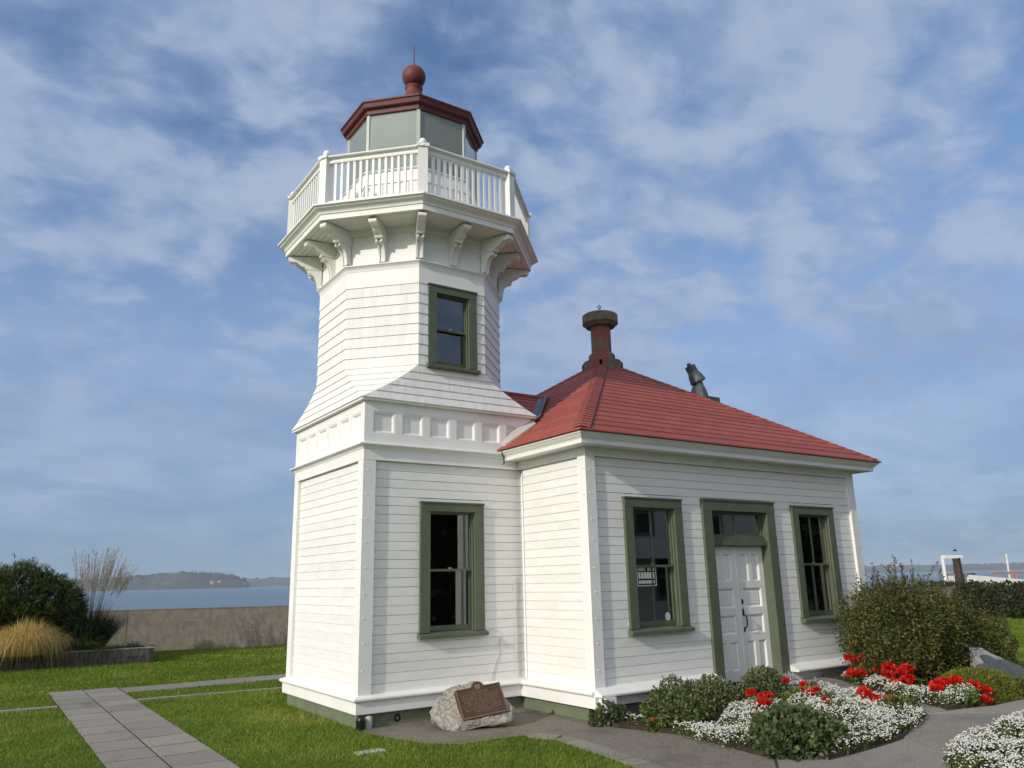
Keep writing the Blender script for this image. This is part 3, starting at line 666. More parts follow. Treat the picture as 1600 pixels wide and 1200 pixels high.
for i in range(16):
    a = R(22.5*i); vert = i % 2 == 1; r = (RS/math.cos(R(22.5)) if vert else RS)-0.004
    n = Vector((math.cos(a), math.sin(a), 0)); u = Vector((-n.y, n.x, 0))
    inst('bracket', BR_V if vert else BR_M, tower, frame_matrix(Fr((C0, C0, 0), u, n), 0, r, 0))
# ---- railing
RP = 2.033; rail = None
RT = oct_part('railing', [(RP-0.075, 8.80), (RP-0.03, 8.795), (RP+0.03, 8.795), (RP+0.085, 8.80), (RP+0.09, 8.81), (RP+0.085, 8.828), (RP, 8.85), (RP-0.08, 8.83)], 'white'); rail = RT
oct_part('sub_rail', [(RP-0.035, 8.71), (RP+0.035, 8.71), (RP+0.04, 8.735), (RP+0.03, 8.742), (RP+0.03, 8.775), (RP+0.045, 8.794), (RP-0.045, 8.794), (RP-0.04, 8.735)], 'white', rail)
oct_part('bottom_rail', [(RP-0.035, 7.99), (RP+0.035, 7.99), (RP+0.04, 8.02), (RP, 8.035), (RP-0.04, 8.02)], 'white', rail)
BAL = meshdata('baluster', MB().box(-0.021, 0.021, -0.021, 0.021, 8.028, 8.712), 'white')
pm = MB(); pm.box(-0.078, 0.078, -0.078, 0.078, 7.92, 8.80); pm.box(-0.1, 0.1, -0.1, 0.1, 8.796, 8.856); POST = meshdata('post', pm, 'white')
bm_ = MB(); bm_.ring([(0.0, 8.853), (0.045, 8.855), (0.03, 8.868), (0.035, 8.875)] + [(0.062*math.sin(t), 8.925-0.062*math.cos(t)) for t in np.linspace(0.6, math.pi, 9)], 0, 0, 14, 0, False, False); BALL = meshdata('post_cap', bm_, 'white', True)
for e in range(8):
    am = R(45*e); n = Vector((math.cos(am), math.sin(am), 0)); u = Vector((-n.y, n.x, 0)); fr = Fr((C0, C0, 0), u, n); half = RP*TAN
    for i in range(13):
        inst('baluster', BAL, rail, frame_matrix(fr, -half+0.08+(2*half-0.16)*(i+1)/14, RP, 0))
    av = R(22.5+45*e); nv = Vector((math.cos(av), math.sin(av), 0)); uv = Vector((-nv.y, nv.x, 0)); rv = (RP+0.0)/math.cos(R(22.5))-0.015
    inst('post', POST, rail, frame_matrix(Fr((C0, C0, 0), uv, nv), 0, rv, 0)); inst('post_cap', BALL, rail, frame_matrix(Fr((C0, C0, 0), uv, nv), 0, rv, 0))
# ---- lantern
RL = 1.153
oct_part('lantern_base', [(RL-0.05, 7.925), (RL+0.045, 7.925), (RL+0.045, 8.95), (RL-0.05, 8.95)], 'white')
oct_part('lantern_ledge', [(RL-0.08, 8.95), (RL+0.065, 8.95), (RL+0.07, 8.965), (RL+0.06, 8.99), (RL+0.01, 9.01), (RL-0.08, 9.01)], 'pale_green')
oct_part('base_rail', [(RL+0.04, 8.72), (RL+0.062, 8.72), (RL+0.062, 8.78), (RL+0.04, 8.78)], 'white')
for e in range(8):
    am = R(45*e); n = Vector((math.cos(am), math.sin(am), 0)); u = Vector((-n.y, n.x, 0)); fr = Fr((C0, C0, 0), u, n); half = RL*TAN
    g = MB(); g.box(-half+0.03, half-0.03, RL-0.02, RL-0.014, 9.01, 10.16, fr); obj('lantern_pane', g, 'lantern_glass', tower)
    for i in range(1, 6):
        b = MB(); uu = -half+2*half*i/6; b.box(uu-0.008, uu+0.008, RL+0.044, RL+0.055, 7.95, 8.72, fr); obj('base_batten', b, 'white', tower)
    av = am+R(22.5); nv = Vector((math.cos(av), math.sin(av), 0)); uv = Vector((-nv.y, nv.x, 0)); f2 = Fr((C0, C0, 0), uv, nv); rv = RL/math.cos(R(22.5))
    mmu = MB(); mmu.box(-0.032, 0.032, rv-0.06, rv-0.004, 9.005, 10.17, f2); obj('mullion', mmu, 'pale_green', tower)
    if e in (5, 6):
        s = MB(); s.box(-half+0.05, half-0.05, RL-0.12, RL-0.10, 9.02, 10.14, fr); obj('reflection_panel', s, 'reflected_cloud', tower)  # added panel, coloured to read as bright cloud mirrored in the pane
oct_part('lantern_floor', [(0.02, 8.96), (RL-0.06, 8.96), (RL-0.06, 9.0), (0.02, 9.0)], 'white')
lroof = oct_part('lantern_roof', [(0.12, 11.19), (1.25, 10.40), (1.285, 10.372), (1.285, 10.345), (1.262, 10.338), (1.245, 10.26), (1.225, 10.245), (1.19, 10.245), (1.18, 10.235), (1.175, 10.155), (1.05, 10.15), (0.12, 10.2)], 'lantern_red')
oct_part('lantern_ceiling', [(0.02, 10.13), (1.08, 10.13), (1.08, 10.148), (0.02, 10.148)], 'white')
fin = MB(); fin.ring([(0.0, 11.1), (0.24, 11.12), (0.22, 11.17), (0.175, 11.22), (0.165, 11.30), (0.16, 11.38), (0.175, 11.40), (0.18, 11.42), (0.17, 11.435), (0.14, 11.45), (0.0, 11.47)], C0, C0, 24, 0, False, False); obj('finial_neck', fin, 'ball_red', tower, True)
fin = MB(); fin.ring([(0.235*math.sin(t), 11.68-0.235*math.cos(t)) for t in np.linspace(0.02, math.pi-0.02, 19)], C0, C0, 32, 0, False, False); ballo = obj('finial_ball', fin, 'ball_red', tower, True)
fin = MB(); fin.ring([(0.2362, 11.676), (0.2385, 11.68), (0.2362, 11.684)], 0, 0, 40, 0, False); fin.v = [(C0+(z-11.68), C0+y*1.0, 11.68+x) for x, y, z in fin.v]; obj('seam', fin, 'ball_red', ballo)
fin = MB(); fin.ring([(0.0, 11.90), (0.035, 11.905), (0.03, 11.93), (0.018, 11.97), (0.011, 12.0), (0.009, 12.3), (0.002, 12.47)], C0, C0, 10, 0, False, False); obj('spire', fin, 'lantern_red', tower, True)
# slanting hand rail beside the lantern
mb = MB(); mb.loft([[(C0-1.46+q, C0-0.62-q*0.2, 7.94) for q in (0,)] for _ in (0,)], cap=False) if False else None
mb = MB(); fr = Fr((C0, C0, 0), (0.7071, -0.7071, 0), (-0.7071, -0.7071, 0))
mb.loft([[fr(u, o, z) for u, z in ((-0.92, 7.95), (-0.86, 7.95), (-0.44, 8.70), (-0.50, 8.70))] for o in (RL+0.09, RL+0.13)]); obj('stair_rail', mb, 'white', tower)
# ---------------------------------------------------------------- signal house
house = thing('signal_house', 'square white wooden signal house with red hipped roof and double door', 'building', (B+L/2, Y0+L/2, 0))
HF = Fr((B, Y0, 0), (1, 0, 0), (0, -1, 0)); HL = Fr((B, 0, 0), (0, -1, 0), (-1, 0, 0))
HR = Fr((X1, Y0, 0), (0, 1, 0), (1, 0, 0)); HB = Fr((X1, Y1, 0), (-1, 0, 0), (0, 1, 0)); HL2 = Fr((B, Y1, 0), (0, -1, 0), (-1, 0, 0))
mb = MB(); mb.box(B+0.03, X1-0.03, Y0+0.10, Y1-0.03, -0.4, Z_SK+0.01); obj('foundation', mb, 'foundation', house)
W1 = (3.484-B, 4.70-B, 1.112, 3.128); W2 = (7.495-B, 8.705-B, 1.108, 3.126); DR = (5.186-B, 6.985-B, 0.0, 3.162)
def hin(w_): return (w_[0]+0.135, w_[1]-0.135, w_[2]+0.06, w_[3]-0.11)
wf = core(HF, 0.081, L-0.081, 0.2, 4.0, [hin(W1), hin(W2), (DR[0]+0.175, DR[1]-0.175, 0.0, 3.0)], 'wall', 'interior', house)
siding(HF, 0.19, L-0.19, 0.43, Z_FR, 25, [(W1[0]+.03, W1[1]-.03, W1[2]+.03, W1[3]-.03), (W2[0]+.03, W2[1]-.03, W2[2]+.03, W2[3]-.03), (DR[0]+.03, DR[1]-.03, 0, DR[3]-.03)], wf)
wl = core(HL, 0.079, D-0.2, 0.2, 4.0, [], 'wall', 'interior', house)
siding(HL, 0.0785, D-0.19, 0.43, Z_FR, 25, [], wl)
wr = core(HR, 0.2, L-0.2, 0.2, 4.0, [], 'wall', 'interior', house); siding(HR, 0.19, L-0.19, 0.43, Z_FR, 25, [], wr)
wb = core(HB, 0.081, L-0.081, 0.2, 4.0, [], 'wall', 'interior', house)
c = MB(); c.box(0.19, L-0.19, -0.0778, -0.05, 0.43, Z_FR, HB); obj('rear_siding', c, 'siding', wb)
wb2 = core(HL2, 0.2, Y1-A, 0.2, 4.0, [], 'wall', 'interior', house)
c = MB(); c.box(0.19, Y1-A-0.0, -0.0778, -0.05, 0.43, Z_FR, HL2); obj('rear_siding', c, 'siding', wb2)
for fr, u0, u1 in ((HF, 0.0, 0.185), (HF, L-0.19, L), (HL, D-0.19, D-0.079), (HR, 0.079, 0.19), (HR, L-0.19, L-0.079), (HB, 0, 0.19), (HB, L-0.19, L), (HL2, 0.079, 0.19)):
    c = MB(); c.box(u0, u1, -0.0779, 0.0, 0.40, Z_FR, fr); obj('corner_board', c, 'white', house)
for fr, u0, u1 in ((HF, 0, L), (HL, 0.0, D-0.079), (HR, 0.079, L-0.079), (HB, 0, L), (HL2, 0.079, Y1-A)):
    c = MB(); c.box(u0, u1, -0.0775, 0.003, Z_FR, 3.86, fr); obj('frieze_board', c, 'white', house)
hooks(HF, 0.07, np.linspace(0.7, 3.5, 9), house); hooks(HF, L-0.07, np.linspace(0.7, 3.5, 9), house); hooks(HL, D-0.05, np.linspace(0.75, 3.5, 8), house)
hooks(HF, W1[0]-0.01, (1.3, 2.0, 2.6), house, -0.05); hooks(HF, DR[0]-0.015, (0.9, 1.7, 2.4), house, -0.05); hooks(HF, W2[0]-0.015, (1.6, 2.4), house, -0.05); hooks(HF, W1[0]+0.3, (3.17,), house, -0.05)
# skirt and water table (left wall), sloping ledge (front wall, broken by the door)
c = MB(); c.box(0.0, D+0.04, -0.08, 0.04, Z_SK, 0.352, HL); obj('skirt_board', c, 'white', house)
WT = [(-0.08, 0.345), (0.05, 0.345), (0.075, 0.36), (0.085, 0.375), (0.083, 0.395), (0.07, 0.408), (0.0, 0.43), (-0.08, 0.44)]
c = MB(); c.prism(WT, 0.0, D+0.02, HL); obj('water_table', c, 'white', house)
LG = [(-0.0785, 0.345), (0.155, 0.345), (0.17, 0.352), (0.172, 0.375), (0.155, 0.392), (0.0, 0.452), (-0.0785, 0.462)]
for u0, u1 in ((-0.03, DR[0]-0.005), (DR[1]+0.005, L+0.03)):
    c = MB(); c.prism(LG, u0, u1, HF); obj('ledge', c, 'white', house)
    c = MB(); c.box(u0+0.04, u1-0.03, -0.08, 0.02, 0.205, 0.35, HF); obj('skirt_board', c, 'white', house)
c = MB(); c.box(0.02, 0.21, 0.03, 0.19, 0.15, 0.343, HF); obj('corner_block', c, 'white', house)
c = MB(); c.box(0.27, 0.36, 0.021, 0.06, 0.20, 0.343, HF); obj('corner_block', c, 'white', house)
c = MB(); c.box(0.0, L, -0.16, -0.10, -0.3, 0.24, HF); obj('gap_shade', c, 'dark', house)  # near-black slab painting the shade of the gap under the ledge
c = MB(); c.box(0.04, L+0.04, -0.08, 0.04, Z_SK, 0.35, HR); c.prism(WT, 0, L, HR); obj('skirt_board', c, 'white', house)
# windows
_, w1 = window(HF, house, *W1, cw=0.165, ch=0.15, muntin=1)
_, w2 = window(HF, house, *W2, cw=0.165, ch=0.15, muntin=1)
# paper notice and round sticker inside the left window
sg = MB(); u0, z0 = W1[0]+0.30, 1.80; o_ = -0.1455
sg.box(u0, u0+0.40, o_-0.003, o_, z0, z0+0.31, HF)
sgn = obj('window_notice', sg, 'dark', w1)
sg = MB(); f_ = o_+0.0012
for (p, q, r_, s_) in ((0.0, 0.40, 0.0, 0.012), (0.0, 0.40, 0.298, 0.31), (0.0, 0.012, 0.012, 0.298), (0.388, 0.40, 0.012, 0.298)): sg.box(u0+p, u0+q, o_+0.0005, f_, z0+r_, z0+s_, HF)
for (r_, s_, nn) in ((0.225, 0.285, 9), (0.11, 0.205, 6), (0.035, 0.085, 12)):
    wd = 0.34/nn
    for i in range(nn):
        if i == nn//2 and nn == 9: continue
        k = random.uniform(0.12, 0.3)
        sg.box(u0+0.03+i*wd, u0+0.03+(i+1-k)*wd, o_+0.0005, f_, z0+r_, z0+s_*(1 if random.random() < .7 else .985), HF)
obj('notice_print', sg, 'sign_white', w1)
sg = MB(); n_ = 18; sg.loft([[HF(W1[1]-0.33+0.055*math.cos(2*math.pi*i/n_), o, 1.335+0.065*math.sin(2*math.pi*i/n_)) for i in range(n_)] for o in (-0.143, -0.139)]); obj('sticker', sg, 'sticker', w1)
# door
d0, d1 = DR[0]+0.205, DR[1]-0.205
c = MB()
c.box(DR[0], d0, -0.078, 0.002, 0.16, DR[3]-0.185, HF); c.box(d1, DR[1], -0.078, 0.002, 0.16, DR[3]-0.185, HF); c.box(DR[0], DR[1], -0.078, 0.006, DR[3]-0.185, DR[3]-0.022, HF); c.box(DR[0]-0.012, DR[1]+0.012, -0.07, 0.024, DR[3]-0.022, DR[3]+0.003, HF)
c.box(d0-0.03, d0, -0.30, -0.079, 0.2, 2.98, HF); c.box(d1, d1+0.03, -0.30, -0.079, 0.2, 2.98, HF); c.box(d0-0.03, d1+0.03, -0.30, -0.079, 2.977, 3.01, HF)
dc = obj('door_casing', c, 'sage', house)
c = MB(); c.box(d0+0.001, d1-0.001, -0.21, -0.05, 2.415, 2.50, HF); c.box(d0+0.001, d1-0.001, -0.21, -0.085, 2.50, 2.56, HF); obj('transom_bar', c, 'sage', dc)
c = MB(); c.box(d0+0.001, d1-0.001, -0.36, -0.05, 0.18, 0.215, HF); obj('threshold', c, 'dark', dc)
tz0, tz1 = 2.561, 2.975
c = MB(); c.box(d0+0.002, d0+0.05, -0.17, -0.13, tz0, tz1, HF); c.box(d1-0.05, d1-0.002, -0.17, -0.13, tz0, tz1, HF); c.box(d0+0.05, d1-0.05, -0.17, -0.13, tz0, tz0+0.035, HF); c.box(d0+0.05, d1-0.05, -0.17, -0.13, tz1-0.045, tz1, HF)
um = (d0+d1)/2; c.box(um-0.012, um+0.012, -0.166, -0.134, tz0+0.035, tz1-0.045, HF); c.box(um-0.36, um-0.336, -0.166, -0.134, tz0+0.035, tz1-0.045, HF); obj('transom_sash', c, 'sage', dc)
for p, q in ((d0+0.045, um-0.359), (um-0.337, um-0.011), (um+0.011, d1-0.045)):
    g = MB(); g.box(p, q, -0.152, -0.149, tz0+0.03, tz1-0.04, HF); obj('pane', g, 'glass', dc)
LEAF_T, LEAF_B = 2.405, 0.262
for k, (p, q) in enumerate(((d0+0.004, um-0.003), (um+0.003, d1-0.004))):
    wd = q-p; sty = 0.11; pans = []
    g0, g1 = p+sty, q-sty; gm = (g0+g1)/2
    for (za, zb, two) in ((1.83, 2.28, True), (1.40, 1.72, False), (0.985, 1.29, False), (0.42, 0.87, True)):
        pans += [(g0, gm-0.05, za, zb), (gm+0.05, g1, za, zb)] if two else [(g0, g1, za, zb)]
    c = MB(); zs = sorted({LEAF_B, LEAF_T, *[a for pn in pans for a in pn[2:]]})
    for za, zb in zip(zs[:-1], zs[1:]):
        for u0, u1 in cut(p, q, pans, za+1e-4, zb-1e-4): c.box(u0, u1, -0.225, -0.182, za, zb, HF)
    if k == 1: c.box(p-0.012, p+0.03, -0.182, -0.170, LEAF_B+0.01, LEAF_T-0.01, HF)
    leaf = obj('door_leaf', c, 'white', house, label='left leaf of the white panelled double door' if k == 0 else 'right leaf of the white panelled double door, with the black handle')
    for (u0, u1, za, zb) in pans:
        pn = MB(); e_ = 0.03
        def rc(i, o): return [HF(u0+i, o, za+i), HF(u1-i, o, za+i), HF(u1-i, o, zb-i), HF(u0+i, o, zb-i)]
        pn.loft([rc(0.0005, -0.22), rc(0.0005, -0.186), rc(0.012, -0.190), rc(0.028, -0.212), rc(0.04, -0.212), rc(0.062, -0.203)]); obj('door_panel', pn, 'white', leaf)
    if k == 1:
        hx = p+0.055
        hm = MB(); hm.loft([[HF(hx+0.028*s*math.cos(t), o, 1.50+0.042*s*math.sin(t)) for t in np.linspace(0, 2*math.pi, 13)[:-1]] for o, s in ((-0.182, 1), (-0.170, 1), (-0.160, 0.6))]); obj('deadbolt', hm, 'black_metal', leaf)
        hm = MB(); hm.loft([[HF(hx+0.03*s*math.cos(t), o, 1.33+0.062*s*math.sin(t)) for t in np.linspace(0, 2*math.pi, 13)[:-1]] for o, s in ((-0.182, 1), (-0.172, 1), (-0.165, 0.6))])
        hm.tube([HF(hx, -0.165, 1.30), HF(hx+0.01, -0.125, 1.27), HF(hx+0.014, -0.115, 1.20), HF(hx+0.01, -0.12, 1.12), HF(hx, -0.15, 1.075), HF(hx, -0.178, 1.06)], [0.012, 0.012, 0.013, 0.011, 0.010, 0.013], 8)
        hm.box(hx-0.015, hx+0.015, -0.182, -0.17, 1.02, 1.09, HF); obj('handle', hm, 'black_metal', leaf)
c = MB(); c.box(d0-0.3, d1+0.3, -0.60, -0.02, -0.1, 0.178, HF); obj('door_step', c, 'concrete', house)
c = MB(); c.box(d0+0.95, d1+0.12, 0.06, 0.62, 0.2, 0.228, HF); tag(obj('door_mat', c, 'dark', loc=HF(d1-0.1, 0.3, 0.2)), 'dark mat on the walkway in front of the double door', 'mat')
# interior so that windows look into a dim room
c = MB(); c.box(B+0.22, X1-0.22, Y0+2.6, Y0+2.64, 0.2, 4.0); c.box(B+0.2, X1-0.2, Y0+0.2, Y1-0.2, 3.9, 3.94); obj('interior_partition', c, 'interior', house)
# ---- eaves and roof
OE = 0.372; K = 0.648; ZE = 4.0; AP = (B+L/2, Y0+L/2); HW = L/2+OE
def eave(prof, name, m):
    mb = MB(); lp = []
    for sx, sy in ((-1, -1), (1, -1), (1, 1), (-1, 1)): lp.append([(AP[0]+sx*(L/2+q), AP[1]+sy*(L/2+q), z) for q, z in prof])
    mb.loft(lp+[lp[0]], cap=False); return obj(name, mb, m, house)
# the eave stops against the tower, so it is built as four straight mitred runs with the left one shortened
CROWN = [(-0.05, 3.855), (0.262, 3.835), (0.275, 3.835), (0.280, 3.842), (0.282, 3.895), (0.290, 3.90), (0.292, 3.912), (0.306, 3.918), (0.322, 3.935), (0.336, 3.952), (0.342, 3.956), (0.345, 3.968), (0.362, 3.97), (0.365, 3.997), (-0.05, 4.03)]
def run(fr, u0, u1, m0, m1):
    loops = []
    for u, m_ in ((u0, m0), (u1, m1)): loops.append([fr(u+(m_*q), q, z) for q, z in CROWN])
    return obj('eave_cornice', MB().loft(loops), 'white', house)
run(HF, 0, L, -1, 1); run(HR, 0, L, -1, 1); run(HB, 0, L, -1, 1); run(HL, 0.003, D, 0, 1); run(HL2, 0, Y1-A-0.003, -1, 0)
mb = MB(); S = HW-0.02; mb.v = [(AP[0]-S, AP[1]-S, ZE+0.012), (AP[0]+S, AP[1]-S, ZE+0.012), (AP[0]+S, AP[1]+S, ZE+0.012), (AP[0]-S, AP[1]+S, ZE+0.012), (AP[0], AP[1], ZE+0.012+S*K)]
mb.f = [(0, 1, 4), (1, 2, 4), (2, 3, 4), (0, 4, 3)]
roof = obj('roof', mb, 'roof_red', house)
NC = 18; nw = Vector
def slope_pt(side, s, h, lift=0.0):
    """side 0 front,1 right,2 back,3 left; s along the eave from the centre; h inward run from the eave"""
    z = ZE+0.02+h*K+lift; q = HW-h
    return {0: (AP[0]+s, AP[1]-q, z), 1: (AP[0]+q, AP[1]+s, z), 2: (AP[0]-s, AP[1]+q, z), 3: (AP[0]-q, AP[1]-s, z)}[side]
TOPH = HW-0.30
for side in range(4):
    for j in range(NC):
        h0 = TOPH*j/NC-(0.03 if j == 0 else 0); h1 = TOPH*(j+1)/NC+0.02
        w0, w1_ = HW-h0, HW-h1
        smax0, smax1 = w0, w1_
        if side == 3:      # keep the left slope clear of the tower: from the tower face forward and behind the tower
            rngs = []
            xx = AP[0]-(HW-h0)
            if xx < A+0.08: rngs = [(AP[1]+0.0-0.012, None), (None, AP[1]-A-0.012)]
            else: rngs = [(None, None)]
        else: rngs = [(None, None)]
        for a_, b_ in rngs:
            s0a, s0b = (-w0 if a_ is None else a_), (w0 if b_ is None else b_)
            s1a, s1b = (-w1_ if a_ is None else a_), (w1_ if b_ is None else b_)
            if s0b <= s0a or s1b <= s1a: continue
            th = 0.022
            loops = [[slope_pt(side, s0a, h0, 0.0), slope_pt(side, s0b, h0, 0.0), slope_pt(side, s0b, h0, th), slope_pt(side, s0a, h0, th)],
                     [slope_pt(side, s1a, h1, 0.0), slope_pt(side, s1b, h1, 0.0), slope_pt(side, s1b, h1, 0.004), slope_pt(side, s1a, h1, 0.004)]]
            obj('roof_course', MB().loft(loops), 'roof_red', roof)
# hip caps, overlapping up each hip
NH = 34
def hipcap():
    mb = MB(); step = TOPH/NH
    w_, th = 0.19, 0.018
    d = Vector((1, 1, K)).normalized()            # hip direction for the front-left hip
    ends = []
    for h, lf in ((0.0, th), (step*1.25, 0.008)):
        a = Vector((h, h, h*K)); 
        ridge_ = a+Vector((0, 0, lf+0.012)); fl = a+Vector((w_, 0, 0))+Vector((0, 0, lf)); ll = a+Vector((0, w_, 0))+Vector((0, 0, lf))
        ends.append([fl, ridge_, ll, ll-Vector((0, 0, lf+0.004)), a-Vector((0, 0, 0.004)), fl-Vector((0, 0, lf+0.004))])
    mb.loft(ends); return meshdata('hip_cap', mb, 'roof_red')
HC = hipcap()
for ci, ang in enumerate((0, 90, 180, 270)):
    for i in range(NH):
        h = TOPH*i/NH
        M = Matrix.Translation((AP[0], AP[1], 0)) @ Matrix.Rotation(R(ang), 4, 'Z') @ Matrix.Translation((-(HW-h), -(HW-h), ZE+0.036+h*K))
        inst('hip_cap', HC, roof, M)
mb = MB(); mb.tube([(AP[0]-HW+0.2, AP[1]-HW, ZE+0.05), (AP[0]-0.1+0.0, AP[1]-0.3, ZE+0.05+(HW-0.3)*K)], 0.010, 5); obj('hip_wire', mb, 'dark', roof)
# cricket roof between tower and main roof, valley flashing, white cheek
ZR, YR = 5.385, C0; xr = AP[0]-HW+(ZR-ZE-0.03)/K
v1 = (3.23, 0.12, 4.555); v2 = (3.23, 2*YR-0.12, 4.555)
mb = MB(); t_ = 0.03
mb.v = [(2.6, YR, ZR), (xr+0.1, YR, ZR), (v1[0], v1[1], v1[2]+0.03), (2.6, v1[1], v1[2]+0.03), (v2[0], v2[1], v2[2]+0.03), (2.6, v2[1], v2[2]+0.03)]
mb.f = [(0, 3, 2, 1), (0, 1, 4, 5)]
ck = obj('cricket_roof', mb, 'roof_red', house)
for j in range(7):
    t0, t1 = j/7, (j+1)/7
    def cp(t, right, lift): 
        yv = v1[1]+(YR-v1[1])*t; z = v1[2]+(ZR-v1[2])*t+0.035+lift; xv = v1[0]+(xr-v1[0])*t if right else 2.62
        return (xv, yv, z)
    obj('roof_course', MB().loft([[cp(t0, 0, 0), cp(t0, 1, 0), cp(t0, 1, 0.022), cp(t0, 0, 0.022)], [cp(t1, 0, 0), cp(t1, 1, 0), cp(t1, 1, 0.005), cp(t1, 0, 0.005)]]), 'roof_red', ck)
mb = MB(); mb.tube([(2.6, YR, ZR+0.05), (xr+0.12, YR, ZR+0.05)], 0.05, 6); obj('ridge_cap', mb, 'roof_red', ck)
mb = MB()
p0, p1 = Vector((v1[0], v1[1], v1[2]+0.075)), Vector((xr, YR, ZR+0.075))
for off0, off1 in ((Vector((-0.11, 0.0, 0.012)), Vector((0, 0, 0.0))), (Vector((0, 0, 0)), Vector((0.10, -0.03, 0.085)))):
    mb.loft([[p+off0, p+off1, p+off1-Vector((0, 0, 0.02)), p+off0-Vector((0, 0, 0.02))] for p in (p0, p1)])
obj('valley_flashing', mb, 'flashing', ck)
mb = MB(); ch = []
for i in range(9):
    t = i/8; x = 2.47+(3.10-2.47)*t; z = ZE+0.05+(x-(AP[0]-HW))*K; wd = 0.04+0.04*math.sin(math.pi*min(1, t*0.9+0.05)); hg = 0.02+0.07*math.sin(math.pi*(0.08+0.8*t))
    ch.append([(x, 0.01, z-0.05), (x, -wd-0.03, z-0.05), (x, -wd-0.03, z+0.012), (x, -wd*0.6, z+0.035+hg*0.35), (x, 0.01, z+0.04+hg)])
mb.loft(ch); obj('flashing_cheek', mb, 'house_wall', house)
mb = MB(); mb.tube([(2.40, -0.05, 4.06), (2.385, -0.09, 3.95), (2.42, -0.10, 3.90), (2.43, -0.10, 3.80), (2.40, -0.10, 3.77)], 0.009, 5); obj('cable', mb, 'dark', house)
# ---- round ventilator chimney on the apex
ca = (AP[0], AP[1]); zA = 6.36
chim = obj('chimney', MB().ring([(0.215, zA+0.1), (0.215, zA+0.98), (0.20, zA+0.98), (0.20, zA+0.1)], *ca, 28, 0, False), 'chimney', house, False)
mb = MB()
for s_ in range(4):
    a = R(90*s_); n = Vector((math.cos(a), math.sin(a), 0)); u = Vector((-n.y, n.x, 0)); fr = Fr((ca[0], ca[1], 0), u, n)
    mb.loft([[fr(p, o, z) for p, z in ((-0.31, zA-0.16), (0.31, zA-0.16), (0.31, zA+0.03), (0.2, zA+0.10), (-0.2, zA+0.10), (-0.31, zA+0.03))] for o in (0.27, 0.31)])
mb.box(ca[0]-0.30, ca[0]+0.30, ca[1]-0.30, ca[1]+0.30, zA-0.2, zA-0.02); obj('chimney_base', mb, 'chimney', house)
obj('chimney_collar', MB().ring([(0.21, zA-0.05), (0.285, zA-0.05), (0.285, zA+0.20), (0.27, zA+0.235), (0.215, zA+0.25)], *ca, 28, 0, False), 'chimney', house)
obj('chimney_cap', MB().ring([(0.0, zA+1.24), (0.18, zA+1.205), (0.34, zA+1.15), (0.385, zA+1.12), (0.385, zA+0.93), (0.365, zA+0.925), (0.31, zA+0.86), (0.215, zA+0.86), (0.2, zA+0.9), (0.30, zA+0.95), (0.30, zA+1.08), (0.0, zA+1.1)], *ca, 32, 0, False, False), 'chimney_cap', house)
mb = MB(); zs_ = zA+1.33; f5 = Vector((0.545, 0.802, 0)).cross(Vector((0, 0, 1)))
def star(r_, k0): return [(ca[0]+f5.x*(r_ if i % 2 == 0 else r_*0.42)*math.sin(math.pi*i/5), ca[1]+f5.y*(r_ if i % 2 == 0 else r_*0.42)*math.sin(math.pi*i/5), zs_+(r_ if i % 2 == 0 else r_*0.42)*math.cos(math.pi*i/5)) for i in range(10)]
so_, si_ = star(0.062, 0), star(0.034, 0); dd = Vector((0.545, 0.802, 0))*0.008
for i in range(10):
    j = (i+1) % 10
    a, b, c_, d_ = Vector(so_[i]), Vector(so_[j]), Vector(si_[j]), Vector(si_[i])
    mb.loft([[a-dd, b-dd, c_-dd, d_-dd], [a+dd, b+dd, c_+dd, d_+dd]])
mb.tube([(ca[0], ca[1], zA+1.22), (ca[0], ca[1], zs_-0.03)], 0.006, 5); obj('star_finial', mb, 'black_metal', house)
# ---- hooded roof ventilator on the right slope
vx, vy = 7.96, 0.6; vz = 5.2
obj('ventilator_neck', MB().ring([(0.25, vz), (0.22, vz+0.30), (0.20, vz+0.52), (0.155, vz+0.66), (0.115, vz+0.74), (0.11, vz+0.80)], vx, vy, 8, 22.5, False, False), 'vent_grey', house)
mb = MB(); mb.box(vx-0.1, vx+0.33, vy-0.28, vy+0.28, vz-0.2, vz+0.44); obj('ventilator_base', mb, 'vent_grey', house)
def tilt(v, ang, org):
    q = Quaternion(Vector((0.545, 0.802, 0)).normalized(), ang); return q @ (Vector(v)-Vector(org)) + Vector(org)
mb = MB(); org = (vx, vy, vz+0.83)
mb.ring([(0.0, vz+0.79), (0.17, vz+0.80), (0.175, vz+0.83), (0.15, vz+0.95), (0.11, vz+1.06), (0.0, vz+1.07)], vx, vy, 16, 0, False, False)
mb.box(vx-0.09, vx+0.09, vy-0.075, vy+0.075, vz+1.05, vz+1.20)
mb.loft([[(vx-0.045, vy-0.04, vz+1.2), (vx+0.045, vy-0.04, vz+1.2), (vx+0.045, vy+0.04, vz+1.2), (vx-0.045, vy+0.04, vz+1.2)], [(vx-0.03, vy-0.02, vz+1.27), (vx+0.02, vy-0.02, vz+1.27), (vx+0.02, vy+0.02, vz+1.27), (vx-0.03, vy+0.02, vz+1.27)]])
mb.v = [tuple(tilt(v, R(-24), org)) for v in mb.v]; vh = obj('ventilator_hood', mb, 'vent_grey', house)

